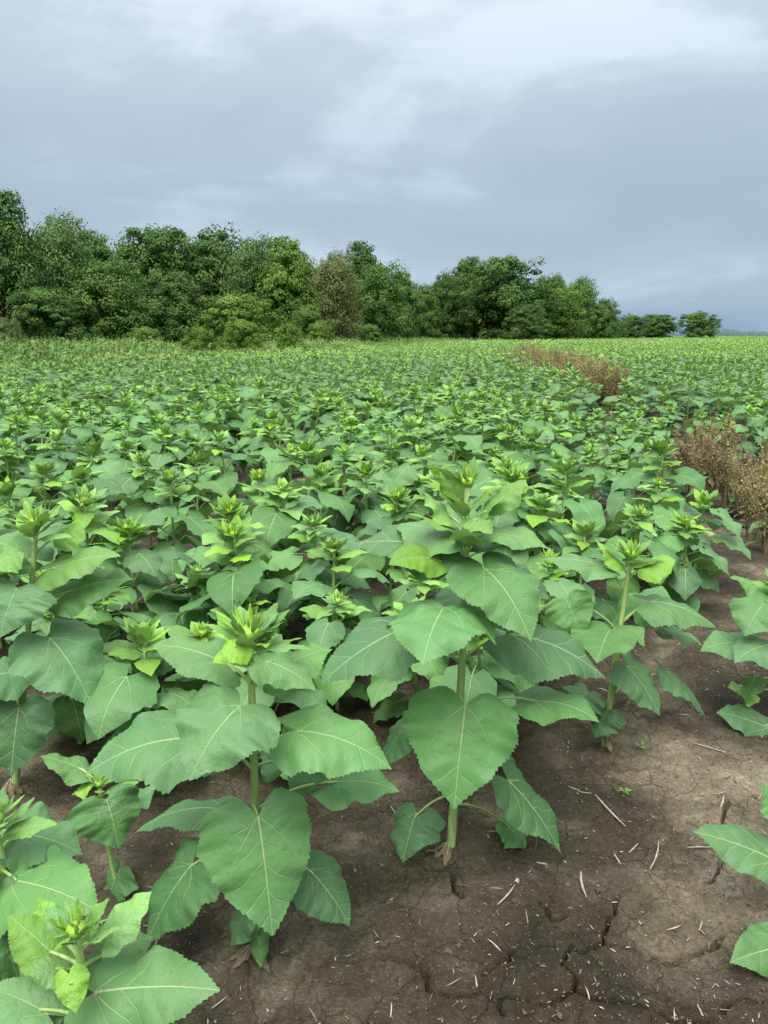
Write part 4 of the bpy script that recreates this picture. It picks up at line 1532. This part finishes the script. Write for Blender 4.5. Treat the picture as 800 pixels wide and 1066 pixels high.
# ------------------------------------------------------------------ straw, crumbs and seedlings on the bare soil
def straw_geo(g, p, q, w, rg, mat=0, tone=0.5):
    p, q = np.asarray(p, float), np.asarray(q, float)
    mid = (p + q) / 2 + np.array((rg.normal(0, .06), rg.normal(0, .06), 0.02)) * np.linalg.norm(q - p)
    pts = bez([p, mid, q], np.linspace(0, 1, 4))
    tube(g, pts, np.array((.6, 1, .95, .35)) * w, 4, mat, (0, 0, tone))


STRAWS = [
    (620, 824, 652, 857, .0045, 'long grey split stalk lying on the soil right of the leaning plant'),
    (677, 905, 686, 875, .0035, 'pale stalk piece lying upright in the photo, above the forked soil crack'),
    (605, 906, 611, 932, .0050, 'thick short pale stalk piece below the lower right leaf of the tallest plant'),
    (518, 944, 537, 922, .0035, 'thin twig with a knobbed end near the base of the tallest plant'),
    (509, 976, 522, 988, .0030, 'narrow white straw splinter below the knobbed twig'),
    (640, 885, 647, 896, .0030, 'short straw piece left of the upright pale stalk'),
    (655, 885, 665, 875, .0030, 'short straw piece touching the left side of the upright pale stalk'),
    (750, 844, 753, 831, .0045, 'short pale stub of stalk beside the soil crack at the right'),
    (720, 775, 770, 790, .0025, 'very long thin straw lying on the soil at the upper right'),
    (716, 882, 752, 883, .0025, 'long thin straw under the leaf that reaches in at the right edge'),
    (695, 965, 710, 960, .0030, 'pale straw piece alone on the light crust at the right'),
    (559, 897, 570, 899, .0035, 'stubby pale straw just below the lower right leaf tip of the tallest plant'),
    (495, 1017, 497, 1030, .0030, 'small upright-lying straw near the bottom crack'),
    (727, 1040, 736, 1060, .0028, 'thin straw near the bottom right cracks'),
]


def ground_z(x, y):
    x, y = np.asarray([x]), np.asarray([y])
    return float((0.035 * (vnoise(x * 1.3, y * 1.3, 1) - .5) + 0.028 * (vnoise(x * 4, y * 4, 2) - .5) + 0.014 * (vnoise(x * 13, y * 13, 3) - .5))[0])


rs = np.random.default_rng(61)
for x0, y0, x1, y1, w, lab in STRAWS:
    p, q = on_height(x0, y0), on_height(x1, y1)
    c = (p + q) / 2
    g = Geo()
    z = ground_z(c[0], c[1]) + w * .7 + .002
    straw_geo(g, p - c, q - c, w * .8, rs)
    if lab.startswith('thin twig'):
        tube(g, [q - c, q - c + np.array((.008, .012, .002))], [.008, .006], 6)
    o = obj('straw', g.mesh('straw', [M_STRAW]))
    o.location = (c[0], c[1], z)
    tag(o, lab, 'straw', 'bits of straw on the bare soil')


def build_litter():
    rg = np.random.default_rng(62)
    g = Geo()
    n = 3800
    for i in range(n):
        y = 1.0 + 6.5 * rg.uniform() ** 1.8
        x = rg.uniform(-.75, 1.0) * (y * .62) if rg.uniform() < .45 else np.interp(y, ST_Y, ST_X) + rg.normal(0, .55)
        a = rg.uniform(0, 3.14)
        L = rg.uniform(.004, .016) if rg.uniform() < .9 else rg.uniform(.016, .05)
        d = np.array((math.cos(a), math.sin(a), rg.normal(0, .12))) * L / 2
        c = np.array((x, y, ground_z(x, y) + .004))
        straw_geo(g, c - d, c + d, rg.uniform(.0006, .0020), rg, 0, rg.uniform(-.2, 1.3) ** 1)
    o = obj('straw_litter', g.mesh('straw_litter', [M_CHAFF]))
    tag(o, 'small bits of straw and chaff scattered over the bare soil', 'litter', None, 'stuff')
    g = Geo()
    base = np.array([(1, 0, -.4), (-.5, .9, -.4), (-.6, -.8, -.4), (.5, .5, .5), (-.7, .1, .6), (.2, -.7, .55), (0, 0, .95)])
    tri = np.array([(0, 1, 3), (1, 4, 3), (1, 2, 4), (2, 5, 4), (2, 0, 5), (0, 3, 5), (3, 4, 6), (4, 5, 6), (5, 3, 6)])
    for i in range(7000):
        y = 1.0 + 6.5 * rg.uniform() ** 1.9
        x = rg.uniform(-.75, 1.0) * (y * .62) if rg.uniform() < .4 else np.interp(y, ST_Y, ST_X) + rg.normal(0, .6)
        s = rg.uniform(.0015, .005) if rg.uniform() < .96 else rg.uniform(.005, .010)
        a = rg.uniform(0, 6.28)
        c_, s_ = math.cos(a) * s, math.sin(a) * s
        V = (base * rg.uniform(.7, 1.3, base.shape)) @ np.array(((c_, -s_, 0), (s_, c_, 0), (0, 0, s * .7))).T
        g.add(V + np.array((x, y, ground_z(x, y) + s * .2)), None, tri)
    o = obj('soil_crumbs', g.mesh('soil_crumbs', [M_CLOD], False))
    tag(o, 'small crumbs and clods of soil on the bare ground', 'soil crumbs', None, 'stuff')


build_litter()

rsd = np.random.default_rng(71)
for x, y, n, lab in [(651, 822, 5, 'tiny green seedling alone on the bare soil right of the leaning plant'),
                     (668, 775, 6, 'tiny green seedling beside the foot of the leaning plant'),
                     (645, 560, 6, 'low green weed on the soil behind the leaning plant'),
                     (690, 440, 7, 'low green weed left of the near clump of dry weeds')]:
    p = on_height(x, y)
    r = empty('seedling', (p[0], p[1], ground_z(p[0], p[1])))
    tag(r, lab, 'seedling')
    sc = .022 if n < 7 else .05
    for k in range(n):
        g = local_leaf(sc, sc * .5, sc * .4, R(50), R(30), R(-10), .5, 6, 1, rsd, True, 3, tooth=0, pr=.0008)
        obj('leaf', g.mesh('leaf', [M_LEAF, M_STEM]), r, Mx(k * 2.4, rsd.uniform(.7, 1.2), 0.004))

print("objects", len(D.objects), "tris about", sum(len(m.polygons) for m in D.meshes) * 2)
